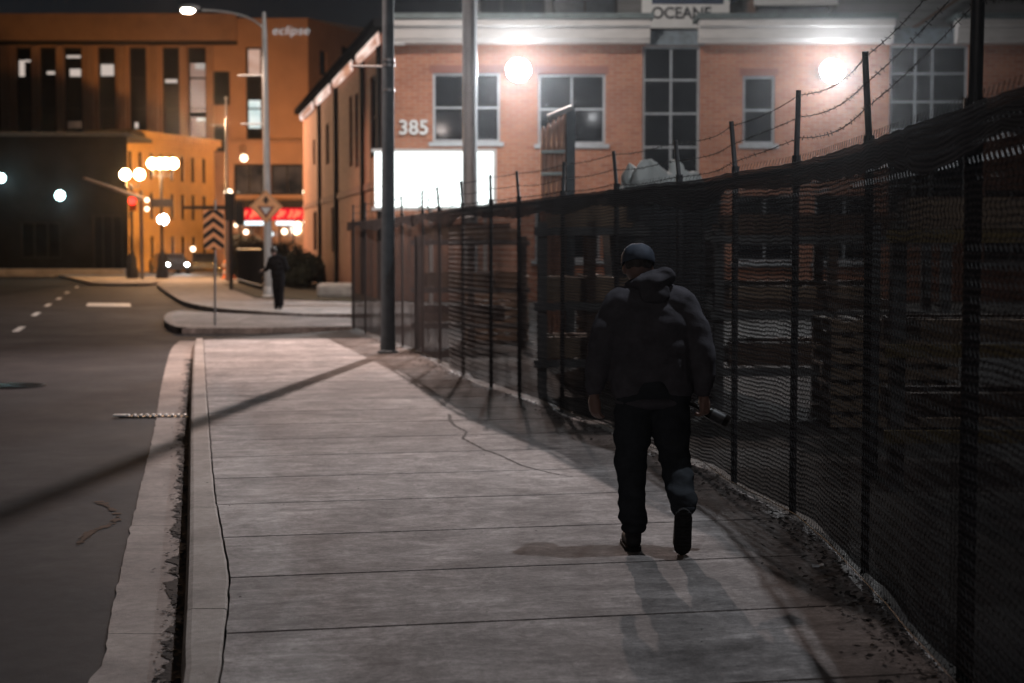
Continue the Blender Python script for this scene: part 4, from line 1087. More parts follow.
b = MB(); b.quad(P(232, 256, YO - .3), P(309, 256, YO - .3), P(309, 222, YO - .3), P(232, 222, YO - .3), [(0, 0), (6.5, 0), (6.5, 3), (0, 3)]); b.build('shopfront', M['shopin'], of)
for u in (240, 252, 266, 280, 294):
    b = MB(); b.box((ox(u) - .06, YO - .45, 0), (ox(u) + .06, YO - .31, oz(222)), XU, Vector((0, 1, 0))); b.build('mullion', M['darkframe'], of)
# sconces and little bulbs on the facade
def sconce(u, v, Y, m_, r, label, grp='small lamps on the far facades', shade=True):
    p = P(u, v, Y); t = thing('wall_lamp', label, 'lamp', p, grp)
    b = MB(); b.ball(p, r, 10); b.build('bulb', m_, t, smooth=True)
    b = MB(); b.box((-.08, 0, r * .8), (.08, .35, r * .8 + .12), O=p); b.tube([p + Vector((0, 0, r)), p + Vector((0, 0, r * .8 + .1))], .05, 6); b.build('bracket', M['darkframe'], t)
    return p
for (u, v, m_, r, lb) in ((228.5, 193, M['bulb'], .34, 'tall warm wall lamp left of the red shop sign'), (307, 192, M['bulb'], .34, 'warm wall lamp at the right end above the red shop sign'), (244, 158, M['bulb'], .30, 'warm lamp high on the brown wall above the shop windows'),
                   (246, 232, M['bulb'], .2, 'small ceiling bulb in the shopfront left of the pale post'), (271, 234, M['tube'], .2, 'small cold bulb in the shopfront just right of the pale post'), (284.5, 231.5, M['bulb'], .24, 'round bulb in the middle of the shopfront below the red sign'),
                   (298, 225, M['bulb'], .28, 'bright round bulb under the right part of the red sign'), (307, 222, M['bulb'], .3, 'rightmost bright bulb below the red shop sign'), (236, 225, M['bulb'], .16, 'faint leftmost bulb below the red shop sign')):
    sconce(u, v, YO - 1.6, m_, r, lb)
# ---- ochre building
YY0, YY1 = 108.0, 119.0
A0 = Vector((P(128, 200, YY0).x, YY0, 0)); A1 = Vector((P(214.5, 200, YY1).x, YY1, 0)); UY = (A1 - A0).normalized(); WY = (A1 - A0).length; HY = P(128, 137, YY0).z
yb = thing('ochre_building', 'three storey ochre building glowing orange under the street lamps', 'building', A0)
def yx(u):
    d = ray(u, 200); t = (A0.x * UY.y - A0.y * UY.x) / (d.x * UY.y - d.y * UY.x); p = Vector((d.x * t, d.y * t, 0)); return (p - A0).dot(UY), p.y
yo = []
for u in (131, 141, 152, 163, 173, 183, 193, 204):
    for (v0, v1) in ((173, 199), (221, 252)):
        a, y = yx(u - 2); c, _ = yx(u + 2); k_ = YY0 + (y - YY0); yo.append((a, c, P(u, v1 - 6, y).z if v0 < 200 else max(.4, P(u, 243, y).z), P(u, v0 - 5 if v0 < 200 else 214, y).z))
zset = [(HY * .70, HY * .90), (HY * .40, HY * .60), (.5, HY * .27)]
yo = []
for j, (z0, z1) in enumerate(zset):
    for u in (131, 141, 152, 162, 172.5, 183, 193.5, 204.5):
        a, _ = yx(u - 1.9); c, _ = yx(u + 1.9); yo.append((a, c, z0, z1))
yo = [o for o in yo if o[0] > .1 and o[1] < WY - .1]
b = MB(); facade(b, A0, UY, WY, HY, yo); Lf = Vector((A0.x - 1.0, A0.y + 12, 0)); b.build('wall', M['yellowwall'], yb)
for o in yo: window(yb, A0, UY, o, 1, 2, M['darkframe'], M['glass'] if random.random() < .8 else M['windim'], bar=.05)
b = MB(); b.box((-.3, -.45, HY + .003), (WY + .3, 3, HY + .5), UY, Vector((-UY.y, UY.x, 0)), A0); b.box((-.1, -.2, HY - .25), (WY + .1, -.003, HY), UY, Vector((-UY.y, UY.x, 0)), A0); b.build('cornice', M['yellowwall'], yb)
b = MB(); b.box((0, -.12, HY * .32), (WY, -.003, HY * .35), UY, Vector((-UY.y, UY.x, 0)), A0); b.build('belt_course', M['yellowwall'], yb)
b = MB(); b.box((0, 3.05, 0), (WY, 3.3, HY), UY, Vector((-UY.y, UY.x, 0)), A0); b.build('rear_wall', M['darkwall'], yb)
b = MB(); b.box((-.05, .3, 0), (-.003, 3, HY), UY, Vector((-UY.y, UY.x, 0)), A0); b.box((WY + .003, .3, 0), (WY + .05, 3, HY), UY, Vector((-UY.y, UY.x, 0)), A0); b.build('end_wall', M['yellowwall'], yb)
# ---- dark low building on the left
YD = 100.0; dx_ = lambda u: P(u, 200, YD).x; dz = lambda v: P(60, v, YD).z
db = thing('dark_building', 'low unlit dark building on the left with two cold wall lamps', 'building', Vector((dx_(-120), YD, 0)))
OD = Vector((dx_(-120), YD, 0)); WD = dx_(128) - OD.x
dops = [(dx_(92) - OD.x, dx_(122) - OD.x, .1, dz(215)), (dx_(20) - OD.x, dx_(60) - OD.x, 1.0, dz(222)), (dx_(-40) - OD.x, dx_(0) - OD.x, 1.0, dz(222))]
b = MB(); facade(b, OD, XU, WD, dz(136), dops); b.build('wall', M['darkwall'], db)
for o in dops: window(db, OD, XU, o, 3, 1, M['darkframe'], M['glass'], bar=.1)
b = MB(); b.box((0, -.3, dz(136) + .003), (WD, 7, dz(132)), XU, Vector((0, 1, 0)), OD); b.build('roof', M['roof'], db)
b = MB(); b.box((0, -1.2, 0), (WD, -.003, .35), XU, Vector((0, 1, 0)), OD); b.build('plinth', M['curb'], db)
sconce(1, 178, YD - .7, M['coldbulb'], .28, 'cold wall lamp at the far left of the dark building'); sconce(60, 195.5, YD - .7, M['coldbulb'], .30, 'cold wall lamp in the middle of the dark building')

# ================================================================ LAMP POSTS
# street lamp with curved arm over the road
p = G(269, 297.5); sl = thing('street_lamp', 'pale grey street lamp post with long curved arm reaching over the road', 'street lamp', p, 'street lamps')
Ys = p.y; top = P(264.5, 30, Ys); tp2 = P(264, 12, Ys)
b = MB(); b.tube([p, p + Vector((0, 0, .1)), top, tp2], [.16, .15, .085, .06], 14); b.build('pole', M['palepole'], sl, smooth=True)
b = MB(); b.lathe(p, [(.26, 0), (.26, .05), (.19, .09), (.17, .35), (.16, .36)], 14); b.build('base', M['palepole'], sl, smooth=True)
arm = [P(264.5, 30, Ys), P(259, 24, Ys), P(248, 17.5, Ys), P(232, 13, Ys), P(214, 10.5, Ys), P(200, 10, Ys)]
b = MB(); b.tube(resample(arm, .25), .035, 8); b.build('arm', M['palepole'], sl, smooth=True)
lh = P(188, 9.5, Ys)
b = MB(); b.ball(lh + Vector((.05, 0, .06)), .36, 16, (1, .45, .30)); b.build('lamp_head', M['palepole'], sl, smooth=True)
b = MB(); b.ball(lh + Vector((0, -.03, -.03)), .22, 14, (1, .6, .45)); b.build('lens', M['streetlens'], sl, smooth=True)
for v in (75.5, 124):
    b = MB(); b.tube([P(238 + (v > 100) * 3, v, Ys), P(266, v, Ys)], .03, 6); b.build('banner_arm', M['white'], sl)
lamp('street_light', 'SPOT', lh + Vector((0, 0, -.25)), 2400, (1, .68, .50), .12, angle=R(135), blend=.5, aim=lh + Vector((0, -.3, -5)))
# diamond sign on that post
sc_ = P(266, 206.5, Ys - .2); ds = thing('warning_sign', 'orange-brown diamond warning sign with arrow and triangle on the pale lamp post', 'sign', sc_)
hw = 16.5 / F * Ys
b = MB(); dA = [(0, -hw), (hw, 0), (0, hw), (-hw, 0)]
A = [sc_ + Vector((x, 0, z)) for x, z in dA]; B_ = [q + Vector((0, .02, 0)) for q in A]; b.poly(A); b.poly(B_[::-1])
for i in range(4): b.quad(A[i], B_[i], B_[(i+1) % 4], A[(i+1) % 4])
b.build('plate', M['sign_orange'], ds)
def flatpoly(name, pts, m_, par, O, dy):
    b = MB(); A = [O + Vector((x, -dy, z)) for x, z in pts]; B_ = [q + Vector((0, dy * .5, 0)) for q in A]; b.poly(A); b.poly(B_[::-1])
    for i in range(len(A)): b.quad(A[i], B_[i], B_[(i+1) % len(A)], A[(i+1) % len(A)])
    return b.build(name, m_, par)
h = hw
for i in range(4):
    a = Vector(dA[i] + (0,)) * .93; c = Vector(dA[(i+1) % 4] + (0,)) * .93; a2 = a * .965; c2 = c * .965
    flatpoly('border', [(a.x, a.y), (c.x, c.y), (c2.x, c2.y), (a2.x, a2.y)], M['black'], ds, sc_, .006)
flatpoly('triangle_border', [(-.26*h*2, .02*h), (.26*h*2, .02*h), (0, -.72*h)][::-1], mat('dark_red', (.20, .05, .03), .5), ds, sc_, .008)
flatpoly('triangle', [(-.30*h, -.06*h), (.30*h, -.06*h), (0, -.50*h)][::-1], M['white'], ds, sc_, .016)
flatpoly('arrow', [(-.24*h, .28*h), (-.09*h, .34*h), (-.09*h, .16*h), (.09*h, .16*h), (.09*h, .34*h), (.24*h, .28*h), (0, .66*h)][::-1], M['black'], ds, sc_, .008)
# chevron sign
p = G(215, 325); cs = thing('chevron_sign', 'black and orange chevron board on a thin steel post at the kerb', 'sign', p)
Yc = p.y; b = MB(); b.tube([p + Vector((0, 0, -.05)), P(215, 200, Yc)], .025, 8); b.build('post', M['galv'], cs, smooth=True)
cw = 10.3 / F * Yc; zc0, zc1 = P(215, 249.5, Yc).z, P(215, 210, Yc).z
b = MB(); b.box((-cw, -.045, zc0), (cw, -.028, zc1), O=Vector((p.x, p.y, 0))); b.build('board', M['sign_orange'], cs)
H_ = zc1 - zc0; nst = 4; per = H_ / nst
def clipz(pts, lo, hi):
    def half(pts, f):
        out = []
        for i in range(len(pts)):
            a, c = pts[i], pts[(i+1) % len(pts)]; fa, fc = f(a), f(c)
            if fa >= 0: out.append(a)
            if fa * fc < 0: t = fa / (fa - fc); out.append((a[0] + (c[0]-a[0])*t, a[1] + (c[1]-a[1])*t))
        return out
    return half(half(pts, lambda q: q[1] - lo), lambda q: hi - q[1])
for i in range(-1, 5):
    zb_ = zc0 + per * i
    for sgn in (-1, 1):
        pts = [(0, zb_ + cw * .75), (sgn * cw, zb_), (sgn * cw, zb_ + per * .5), (0, zb_ + cw * .75 + per * .5)]
        pts = clipz(pts, zc0, zc1)
        if len(pts) > 2:
            if sgn > 0: pts = pts[::-1]
            flatpoly('stripe', pts[::-1] if sgn < 0 else pts[::-1], M['black'], cs, Vector((p.x, p.y - .046, 0)), .004)
# dark lamp post on the pavement
p = G(388, 353); dp = thing('street_lamp', 'dark blue-grey lamp post standing on the pavement in front of the fence', 'street lamp', p, 'street lamps')
b = MB(); b.tube([p, p + Vector((.02, 0, 4)), p + Vector((.05, 0, 9.6))], [.115, .098, .075], 18); b.build('pole', M['darkpole'], dp, smooth=True)
b = MB(); b.lathe(p, [(.17, 0), (.17, .03), (.125, .05), (.118, .3)], 18); b.build('base', M['darkpole'], dp, smooth=True)
for v in (62, 67, 92):
    q = P(391, v, p.y); b = MB(); b.lathe(Vector((p.x + .03, p.y, q.z)), [(.09, 0), (.105, .005), (.105, .045), (.09, .05)], 18); b.build('collar', M['galv'], dp, smooth=True)
b = MB(); b.tube([P(351, 66, p.y), P(385, 66.5, p.y)], .018, 6); b.build('banner_arm', M['white'], dp)
b = MB(); b.tube(resample([p + Vector((.05, 0, 9.5)), p + Vector((-.3, 0, 9.9)), p + Vector((-1.6, 0, 10.1)), p + Vector((-2.3, 0, 10.1))], .25), .035, 8); b.build('arm', M['darkpole'], dp)
b = MB(); b.ball(p + Vector((-2.6, 0, 10.1)), .36, 14, (1, .45, .3)); b.build('lamp_head', M['darkpole'], dp, smooth=True)
lamp('street_light', 'SPOT', p + Vector((-2.6, 0, 9.95)), 3800, (1, .70, .58), .15, angle=R(128), blend=.75, aim=p + Vector((-2.6, 4.5, 0)))
# unseen lamp added behind the camera to lift the dark jacket, fence and signs
p = Vector((-2.3, -12, 0)); t = thing('street_lamp', 'dark blue-grey lamp post on the pavement behind the viewer', 'street lamp', p, 'street lamps')
b = MB(); b.tube([p, p + Vector((0, 0, 9.6))], [.115, .075], 14); b.build('pole', M['darkpole'], t, smooth=True)
b = MB(); b.tube(resample([p + Vector((0, 0, 9.5)), p + Vector((-.3, 0, 9.9)), p + Vector((-2.3, 0, 10.1))], .3), .035, 8); b.build('arm', M['darkpole'], t)
b = MB(); b.ball(p + Vector((-2.6, 0, 10.1)), .36, 14, (1, .45, .3)); b.build('lamp_head', M['darkpole'], t, smooth=True)
lamp('street_light', 'SPOT', p + Vector((-2.6, 0, 9.9)), 800, (1, .86, .80), .15, angle=R(165), blend=.4, aim=p + Vector((-2.6, 3, 0)))
# pale mast inside the lot
mb_ = Vector((bx(470, 41), 41, -.02)); mp_ = thing('light_mast', 'thick pale grey mast rising out of the lot in front of the glowing panel', 'light mast', mb_)
b = MB(); b.tube([mb_, mb_ + Vector((0, 0, 14.5))], [.20, .165], 20); b.build('pole', M['palepole'], mp_, smooth=True)
b = MB(); b.lathe(mb_, [(.34, 0), (.34, .06), (.24, .1), (.215, .5)], 20); b.build('base', M['palepole'], mp_, smooth=True)
b = MB(); b.box((-1.2, -.06, 14.3), (1.2, .06, 14.42), O=mb_); b.build('crossbar', M['palepole'], mp_)
for sx in (-1, 1):
    b = MB(); b.box((-.25, -.3, 13.9), (.25, .1, 14.28), O=mb_ + Vector((sx, 0, 0))); fl = b.build('flood_head', M['darkframe'], mp_)
lamp('mast_light_facade', 'SPOT', mb_ + Vector((1, .35, 13.8)), 2700, (1, .90, .82), .2, angle=R(140), blend=.6, aim=mb_ + Vector((1, 10, 2)))
lamp('mast_light_street', 'SPOT', mb_ + Vector((.7, -.45, 13.8)), 34000, (1, .80, .74), .14, angle=R(46), blend=1, aim=(-2.4, 23.5, 0))
lamp('mast_light_corner', 'SPOT', mb_ + Vector((-1, -.45, 13.8)), 2600, (1, .84, .77), .2, angle=R(140), blend=.7, aim=mb_ + Vector((-5, 1, 0)))
# floodlights on the brick wall
floods = []
for q, (u, v, lb) in enumerate(((518.5, 70, 'blazing white floodlight between the two wide windows of the brick wall'), (832.5, 71, 'blazing white floodlight on the brick wall right of the narrow window'))):
    p = P(u, v, YB - .75); t = thing('floodlight', lb, 'floodlight', p, 'floodlights on the brick wall')
    b = MB(); b.tube([p + Vector((0, .74, .15)), p + Vector((0, .2, .1))], .05, 8); b.build('bracket', M['darkframe'], t)
    b = MB(); b.box((-.34, .06, -.26), (.34, .22, .26), O=p); b.build('housing', M['darkframe'], t, bevel=.03)
    b = MB(); b.ball(p, .36, 20, (1, .30, .95)); b.build('lens', M['flood'], t, smooth=True)
    floods.append(p)
    lamp('flood_beam', 'SPOT', p + Vector((0, -.62, -.1)), (10000, 12000)[q], (.95, .97, 1), .10, angle=R(50), blend=1, aim=((3.0, 16, 0), (-1.5, 14, 0))[q])
    lamp('flood_lot', 'SPOT', p + Vector((0, -.62, -.1)), 3500, (.92, .96, 1), .15, angle=R(160), blend=.5, aim=p + Vector((-2, -14, -10)))
    lamp('flood_spill', 'POINT', p + Vector((0, -1.9, -.4)), 110, (.95, .97, 1), .25)
# lamp on a pole behind the fence, above the frame
pb = Vector((4.3, 9.6, -.02)); nl = thing('street_lamp', 'tall grey yard lamp standing behind the near fence', 'street lamp', pb, 'street lamps')
b = MB(); b.tube([pb, pb + Vector((0, 0, 9.0))], [.11, .07], 14); b.build('pole', M['galv'], nl, smooth=True)
b = MB(); b.tube(resample([pb + Vector((0, 0, 8.9)), pb + Vector((-.3, 0, 9.2)), pb + Vector((-.9, -.05, 9.25))], .15), .03, 8); b.build('arm', M['galv'], nl)
b = MB(); b.ball(pb + Vector((-1.1, -.1, 9.22)), .3, 14, (1, .5, .35)); b.build('lamp_head', M['galv'], nl, smooth=True)
lamp('yard_light', 'SPOT', pb + Vector((-1.1, -.1, 9.05)), 1200, (.88, .93, 1), .07, angle=R(88), blend=.75, aim=pb + Vector((-2.3, -.9, 0)))
lamp('yard_light', 'SPOT', pb + Vector((.2, .35, 9.0)), 1300, (.92, .93, .96), .1, angle=R(100), blend=.7, aim=(2.2, 17.5, 0))  # unseen second head added to brighten the lot contents
b = MB(); b.ball(pb + Vector((.25, .35, 9.25)), .28, 12, (1, 1.2, .4)); b.build('lamp_head', M['galv'], nl, smooth=True)
# cluster lamps with globes at the far corner
def globe_lamp(u, v, gl, label):
    p = G(u, v); t = thing('globe_lamp', label, 'street lamp', p, 'black globe street lamps at the far corner'); Y = p.y
    hz = P(u, gl[0][1] + 6, Y).z
    b = MB(); b.lathe(p, [(.34, 0), (.34, .5), (.27, .62), (.25, 1.1), (.14, 1.35), (.09, 1.6), (.075, hz - .5), (.11, hz - .4), (.06, hz - .2)], 14); b.build('post', M['black'], t, smooth=True)
    for (gu, gv) in gl:
        c = P(gu, gv, Y); b = MB(); b.tube([Vector((p.x, p.y, hz - .35)), Vector((c.x, c.y, hz - .35)).lerp(p + Vector((0, 0, hz - .35)), .15), c + Vector((0, 0, -.2))], .03, 6); b.build('arm', M['black'], t)
        b = MB(); b.ball(c, .29, 12); b.build('globe', M['globe'], t, smooth=True)
    return p, hz
p1, h1 = globe_lamp(132.5, 278.5, [(125.2, 174.5), (139.5, 174.5)], 'black ornamental lamp post with two glowing globes, left of the pair')
p2, h2 = globe_lamp(162.5, 278.5, [(152.5, 163.5), (159.5, 163.5), (166, 163.5), (173.2, 163.5)], 'black ornamental lamp post with a row of four glowing globes')
lamp('globe_light', 'POINT', p1 + Vector((.0, 1.0, h1 - .1)), 900, (1, .50, .16), .3)
lamp('globe_light', 'POINT', p2 + Vector((.0, 1.0, h2 + .2)), 2200, (1, .48, .14), .3)
lamp('globe_light', 'POINT', p2 + Vector((.0, -1.2, h2 - .2)), 900, (1, .56, .30), .3)
# facade, shop and side street fills: unseen lights added to brighten walls
lamp('facade_fill', 'SPOT', (-19, 95, 6), 19000, (1, .48, .13), .3, angle=R(70), blend=.8, aim=(-24.5, 113, 4.2))
lamp('facade_fill', 'SPOT', (-15, 112, 7), 3200, (1, .47, .20), .3, angle=R(120), blend=.9, aim=(-20, 130, 12))
lamp('shop_fill', 'SPOT', (-19, 118, 3.2), 5000, (1, .50, .26), .3, angle=R(130), blend=.9, aim=(-17, 130, 6))
lamp('side_street_fill', 'SPOT', (-16.5, 84, 8.2), 6500, (1, .58, .34), .3, angle=R(150), blend=.8, aim=(-10, 78, 1))
lamp('cold_wall_light', 'POINT', P(60, 197, YD - 1.6), 60, (.55, .95, 1), .2); lamp('cold_wall_light', 'POINT', P(1, 180, YD - 1.6), 60, (.55, .95, 1), .2)
# street name plate + white clock-like lamp on the second post
p = P(162, 203, p2.y - .3); t = thing('street_name_sign', 'dark oblong street name plate on the four-globe lamp post', 'sign', p)
b = MB(); b.box((-.55, -.03, -.22), (.55, .03, .22), O=p); b.build('plate', M['black'], t); b = MB(); b.box((-.06, .03, -.1), (.06, .3, .1), O=p); b.build('bracket', M['black'], t)
for (u, v, r, lb) in ((163, 219.5, .33, 'big white lamp on a wall bracket below the dark street name plate'), (147, 200, .14, 'upper one of two small bulbs beside the four-globe lamp post'), (147, 209, .14, 'lower one of two small bulbs beside the four-globe lamp post'), (170, 204, .14, 'small bulb just right of the dark street name plate'), (193, 249, .16, 'small white light low on the ochre building behind the cars')):
    sconce(u, v, 100, M['headlight'] if r > .3 else M['bulb'], r, lb, 'small street bulbs')
# traffic signals
def head(b, c, s=1.0): b.box((-.19*s, -.15, -.55*s), (.19*s, .15, .55*s), O=c)
p = G(133, 279.5); q = P(133, 201, p.y - 1)
ts = thing('traffic_signal', 'traffic signal with red light on a long diagonal arm near the two-globe lamp', 'traffic signal', Vector((q.x, p.y + .8, 0)), 'traffic signals')
b = MB(); b.tube([Vector((q.x, p.y + .8, 0)), Vector((q.x, p.y + .8, q.z + .6))], .1, 10); b.build('pole', M['galv'], ts)
b = MB(); b.tube([Vector((q.x, p.y + .8, q.z + .2)), P(84, 178, 62)], [.12, .05], 8); b.build('arm', M['wood'], ts)
b = MB(); head(b, q, .9); b.build('signal_head', M['orange'], ts); b = MB(); b.ball(q + Vector((.0, -.16, 0)), .2, 10, (1, .4, 1)); b.build('red_lamp', M['tailred'], ts, smooth=True)
Yt = 64; p = Vector((P(231, 250, Yt).x, Yt, 0)); ts = thing('traffic_signal', 'unlit dark traffic signal with a short level arm left of the warning sign', 'traffic signal', p, 'traffic signals')
q = P(231, 207, Yt)
b = MB(); b.tube([p, Vector((p.x, Yt, q.z + .5))], .08, 10); b.build('pole', M['black'], ts)
b = MB(); b.tube([Vector((p.x, Yt, P(0, 207.5, Yt).z)), P(183, 207.5, Yt)], [.09, .06], 8); b.build('arm', M['black'], ts)
b = MB(); head(b, q + Vector((0, -.2, 0)), 1.0); b.build('signal_head', M['black'], ts); b = MB(); head(b, P(240, 214, Yt), .8); b.build('signal_head', M['black'], ts)
# slim lit pole
Yt = 80; p0 = G(227, 273); pp_ = Vector((P(227, 250, Yt).x, Yt, 0)); t = thing('flag_pole', 'slim pinkish pole standing before the brown office building', 'pole', pp_)
b = MB(); b.tube([pp_, P(226, 98, Yt)], [.09, .05], 8); b.build('shaft', M['palepole'], t, smooth=True); b = MB(); b.ball(P(226, 98, Yt), .09, 8); b.build('cap', M['palepole'], t)
b = MB(); b.tube([P(211, 125, Yt), P(227, 125, Yt)], .035, 6); b.build('arm', M['palepole'], t)

# ================================================================ VEHICLES
def car(loc, rz, label, lights):
    t = thing('parked_car' if not lights else 'car', label, 'car', (0, 0, 0), 'cars at the far crossing')
    L_, W_ = 2.15, .88
    prof = [(-L_, .35), (-L_, .78), (-L_+.15, .92), (-1.25, 1.0), (-.75, 1.42), (.75, 1.45), (1.5, 1.02), (L_-.1, .95), (L_, .7), (L_, .35)]
    b = MB()
    def sec(w, k_=1): return [Vector((x, w * (1 if z < 1.05 else .80), z)) for x, z in prof]
    A, B_ = sec(-W_), sec(W_)
    b.poly(A); b.poly(B_[::-1])
    for i in range(len(A)): b.quad(A[i], B_[i], B_[(i+1) % len(A)], A[(i+1) % len(A)])
    b.build('body', M['carpaint'], t, bevel=.05)
    b = MB(); e = .01
    def pq(a, c, w0, w1):
        a = Vector(a); c = Vector(c); nn = Vector((c.z - a.z, 0, a.x - c.x)).normalized() * e * (1 if (c.z - a.z) > 0 else 1)
        if nn.z < 0: nn = -nn
        b.quad(a + nn + Vector((0, -w0, 0)), a + nn + Vector((0, w0, 0)), c + nn + Vector((0, w1, 0)), c + nn + Vector((0, -w1, 0)))
    pq((-1.18, 0, 1.06), (-.80, 0, 1.37), .66, .62); b.build('windscreen', M['carglass'], t)
    for sy in (-1, 1):
        b = MB(); pts = [(-.95, 1.08), (-.68, 1.36), (.68, 1.38), (1.2, 1.1)]; b.poly([Vector((x, sy * (.715 if z > 1.2 else .73), z)) for x, z in pts]); b.build('side_window', M['carglass'], t)
        for x in (-1.35, 1.3):
            b = MB(); b.lathe((x, sy * W_ - .09, .32), [(.20, 0), (.32, .01), (.32, .19), (.20, .2)], 18, Vector((0, 1, 0))); wh = b.build('wheel', M['rubber'], t)
            b = MB(); b.lathe((x, sy * (W_ + .11) - (.02 if sy > 0 else 0) , .32), [(.2, 0), (.2, .02)], 14, Vector((0, 1, 0))); b.build('rim', M['chrome'], wh)
        b = MB(); b.ball((-L_ - .01, sy * .62, .72), .13, 10, (.35, 1, .7)); b.build('headlight', M['headlight'] if lights else M['chrome'], t, smooth=True)
        b = MB(); b.ball((L_ - .02, sy * .65, .82), .1, 8, (.3, 1, .6)); b.build('tail_light', mat('tail_lens', (.3, .02, .02), .3), t)
    b = MB(); b.box((-L_ - .03, -.45, .5), (-L_ - .003, .45, .66)); b.build('grille', M['black'], t)
    t.location = loc; t.rotation_euler.z = rz; return t
cc = P(166, 250, 103); car((cc.x, 104, RZ), R(90 + 25), 'dark car with blazing headlights coming toward the crossing', True)
for u in (171, 186): lamp('headlight_beam', 'SPOT', P(u, 259, 100.5), 260, (.9, .96, 1), .1, angle=R(70), blend=.7, aim=(P(u, 259, 100).x + 4, 80, -.1))
cc = P(205, 250, 112); car((cc.x, 112, RZ), R(100), 'dark unlit car waiting right of the car with headlights', False)
# orange drum
p = G(229, 279); p.z = 0; t = thing('traffic_drum', 'orange traffic drum with white bands and amber light near the hedge', 'traffic drum', p)
b = MB(); b.lathe(p, [(.42, 0), (.42, .08), (.32, .09), (.30, .45), (.27, .46), (.26, .95), (.24, 1.0), (.1, 1.02)], 16); b.build('drum', M['orange'], t, smooth=True)
for z in (.3, .68): b = MB(); b.lathe(p, [(.33, z), (.33, z + .12)], 16); b.build('band', M['white'], t)
b = MB(); b.ball(p + Vector((0, 0, 1.15)), .12, 8); b.build('beacon', M['amber'], t)

# ================================================================ PLANTS AND OBJECTS AT THE FAR CORNER
def shrub(c, r, n, label, name='shrub', cat='shrub', grp='shrubs along the brick building', seed=1, col=M['leafgreen'], ls=.09):
    rq = random.Random(seed); t = thing(name, label, cat, c, grp); c = Vector(c)
    b = MB()
    for _ in range(14):
        d = Vector((rq.uniform(-1, 1) * r[0], rq.uniform(-1, 1) * r[1], rq.uniform(.5, .95) * r[2] * 1.8)); b.tube([c, c + d * .5 + Vector((rq.uniform(-.1, .1), 0, 0)), c + d], [.03, .018, .006], 5)
    b.build('stem', M['stem'], t)
    b = MB(); cl = [(Vector((rq.uniform(-.8, .8)*r[0], rq.uniform(-.8, .8)*r[1], r[2] * rq.uniform(.35, 1.7))), rq.uniform(.25, .5) * min(r)) for _ in range(34)]
    for i in range(n):
        cc, rr_ = rq.choice(cl); d = Vector((rq.gauss(0, 1), rq.gauss(0, 1), rq.gauss(0, 1))).normalized() * rr_ * rq.uniform(.6, 1.1)
        q = cc + d
        if (q.x / r[0])**2 + (q.y / r[1])**2 + ((q.z - r[2]) / r[2])**2 > 1.15: continue
        q = c + q; X_ = Vector((rq.uniform(-1, 1), rq.uniform(-1, 1), rq.uniform(-1, 1))).normalized() * ls * rq.uniform(.5, 1.2); Y_ = X_.orthogonal().normalized() * ls * .5
        if q.z < .02: continue
        b.quad(q - X_, q - Y_, q + X_, q + Y_)
    b.build('leaves', col, t)
    return t
p = G(322, 285); shrub(Vector((p.x, p.y, 0)), (1.15, .9, .60), 9000, 'rounded dark shrub beside the fence end in front of the brick wall', seed=2)
for q, (u, Y, rx, rz, lb) in enumerate(((247, 82, 1.2, 1.25, 'dark clipped shrub left of the pale lamp post'), (262, 76, 1.1, 1.0, 'low dark shrub directly behind the pale lamp post'), (286, 70, 1.1, .95, 'dark shrub just behind the far walker'), (302, 66, .9, .8, 'small dark shrub between the far walker and the rounded shrub'))):
    c = P(u, 250, Y); shrub(Vector((c.x, Y, 0)), (rx, 1.0, rz), 6000, lb, seed=10 + q)
# low dark fence beside the hedge
c0, c1 = P(238, 250, 74), P(262, 250, 62); t = thing('railing', 'low dark metal railing along the far pavement beside the hedge', 'railing', Vector((c0.x, 74, 0)))
b = MB(); a_, d_ = Vector((c0.x, 74, 0)), Vector((c1.x, 62, 0)); b.tube([a_ + Z*1.6, d_ + Z*1.6], .04, 6); b.tube([a_ + Z*.2, d_ + Z*.2], .03, 6); b.build('rail', M['black'], t)
b = MB()
for i in range(61): q = a_.lerp(d_, i / 60); b.tube([q, q + Z*1.6], .018, 4)
b.build('balusters', M['black'], t)
p = G(333, 298); t = MB(); t.box((-.62, -.3, 0), (.62, .3, .5), O=Vector((p.x + .1, p.y, 0)))
o = t.build('stone_block', M['stone'], bevel=.12, label='pale rounded stone block on the grass strip at the fence end', cat='stone block')
# ================================================================ LOT CONTENTS
# ribbed bundle
Yr = 24.0; rx0 = P(541, 150, Yr).x; rx1 = P(566, 150, Yr).x; t = thing('panel_bundle', 'tall bundle of ribbed brown panels with slanted top rising behind the fence', 'panel bundle', Vector((rx0, Yr, -.02)))
rz_t = lambda u: P(u, 128 - (u - 541) / 26 * 17, Yr).z
for i in range(5):
    u = 541.5 + i * 5.3; x = P(u + 2, 150, Yr).x; zt = rz_t(u + 2); b = MB(); prf = []
    nn = 40
    for k_ in range(nn + 1):
        z = -.02 + (zt + .02) * k_ / nn; r = .044 + .006 * math.sin(z * 9 + .3)
        if k_ == nn: r = .012
        prf.append((r, z))
    b.lathe((x, Yr + .02 * i, 0), prf, 10); b.build('panel', mat('brown_panel_%d' % i if 0 else 'brown_gloss_panel', (.45, .25, .18), .35, scale=5, var=.35, stretch=(3, 3, .7)) if i == 0 else bpy.data.materials['brown_gloss_panel'], t, smooth=True)
b = MB(); zt = P(570, 108, Yr).z; b.box((P(566.5, 150, Yr).x, Yr - .06, -.02), (P(575, 150, Yr).x, Yr + .16, zt), O=Vector((0, 0, 0))); b.build('side_post', M['darkpole'], t)
b = MB(); a_, c_ = P(548, 117.5, Yr - .05), P(572, 107.5, Yr - .05); b.tube([a_, c_], .045, 8); b.build('top_bar', M['alu'], t)
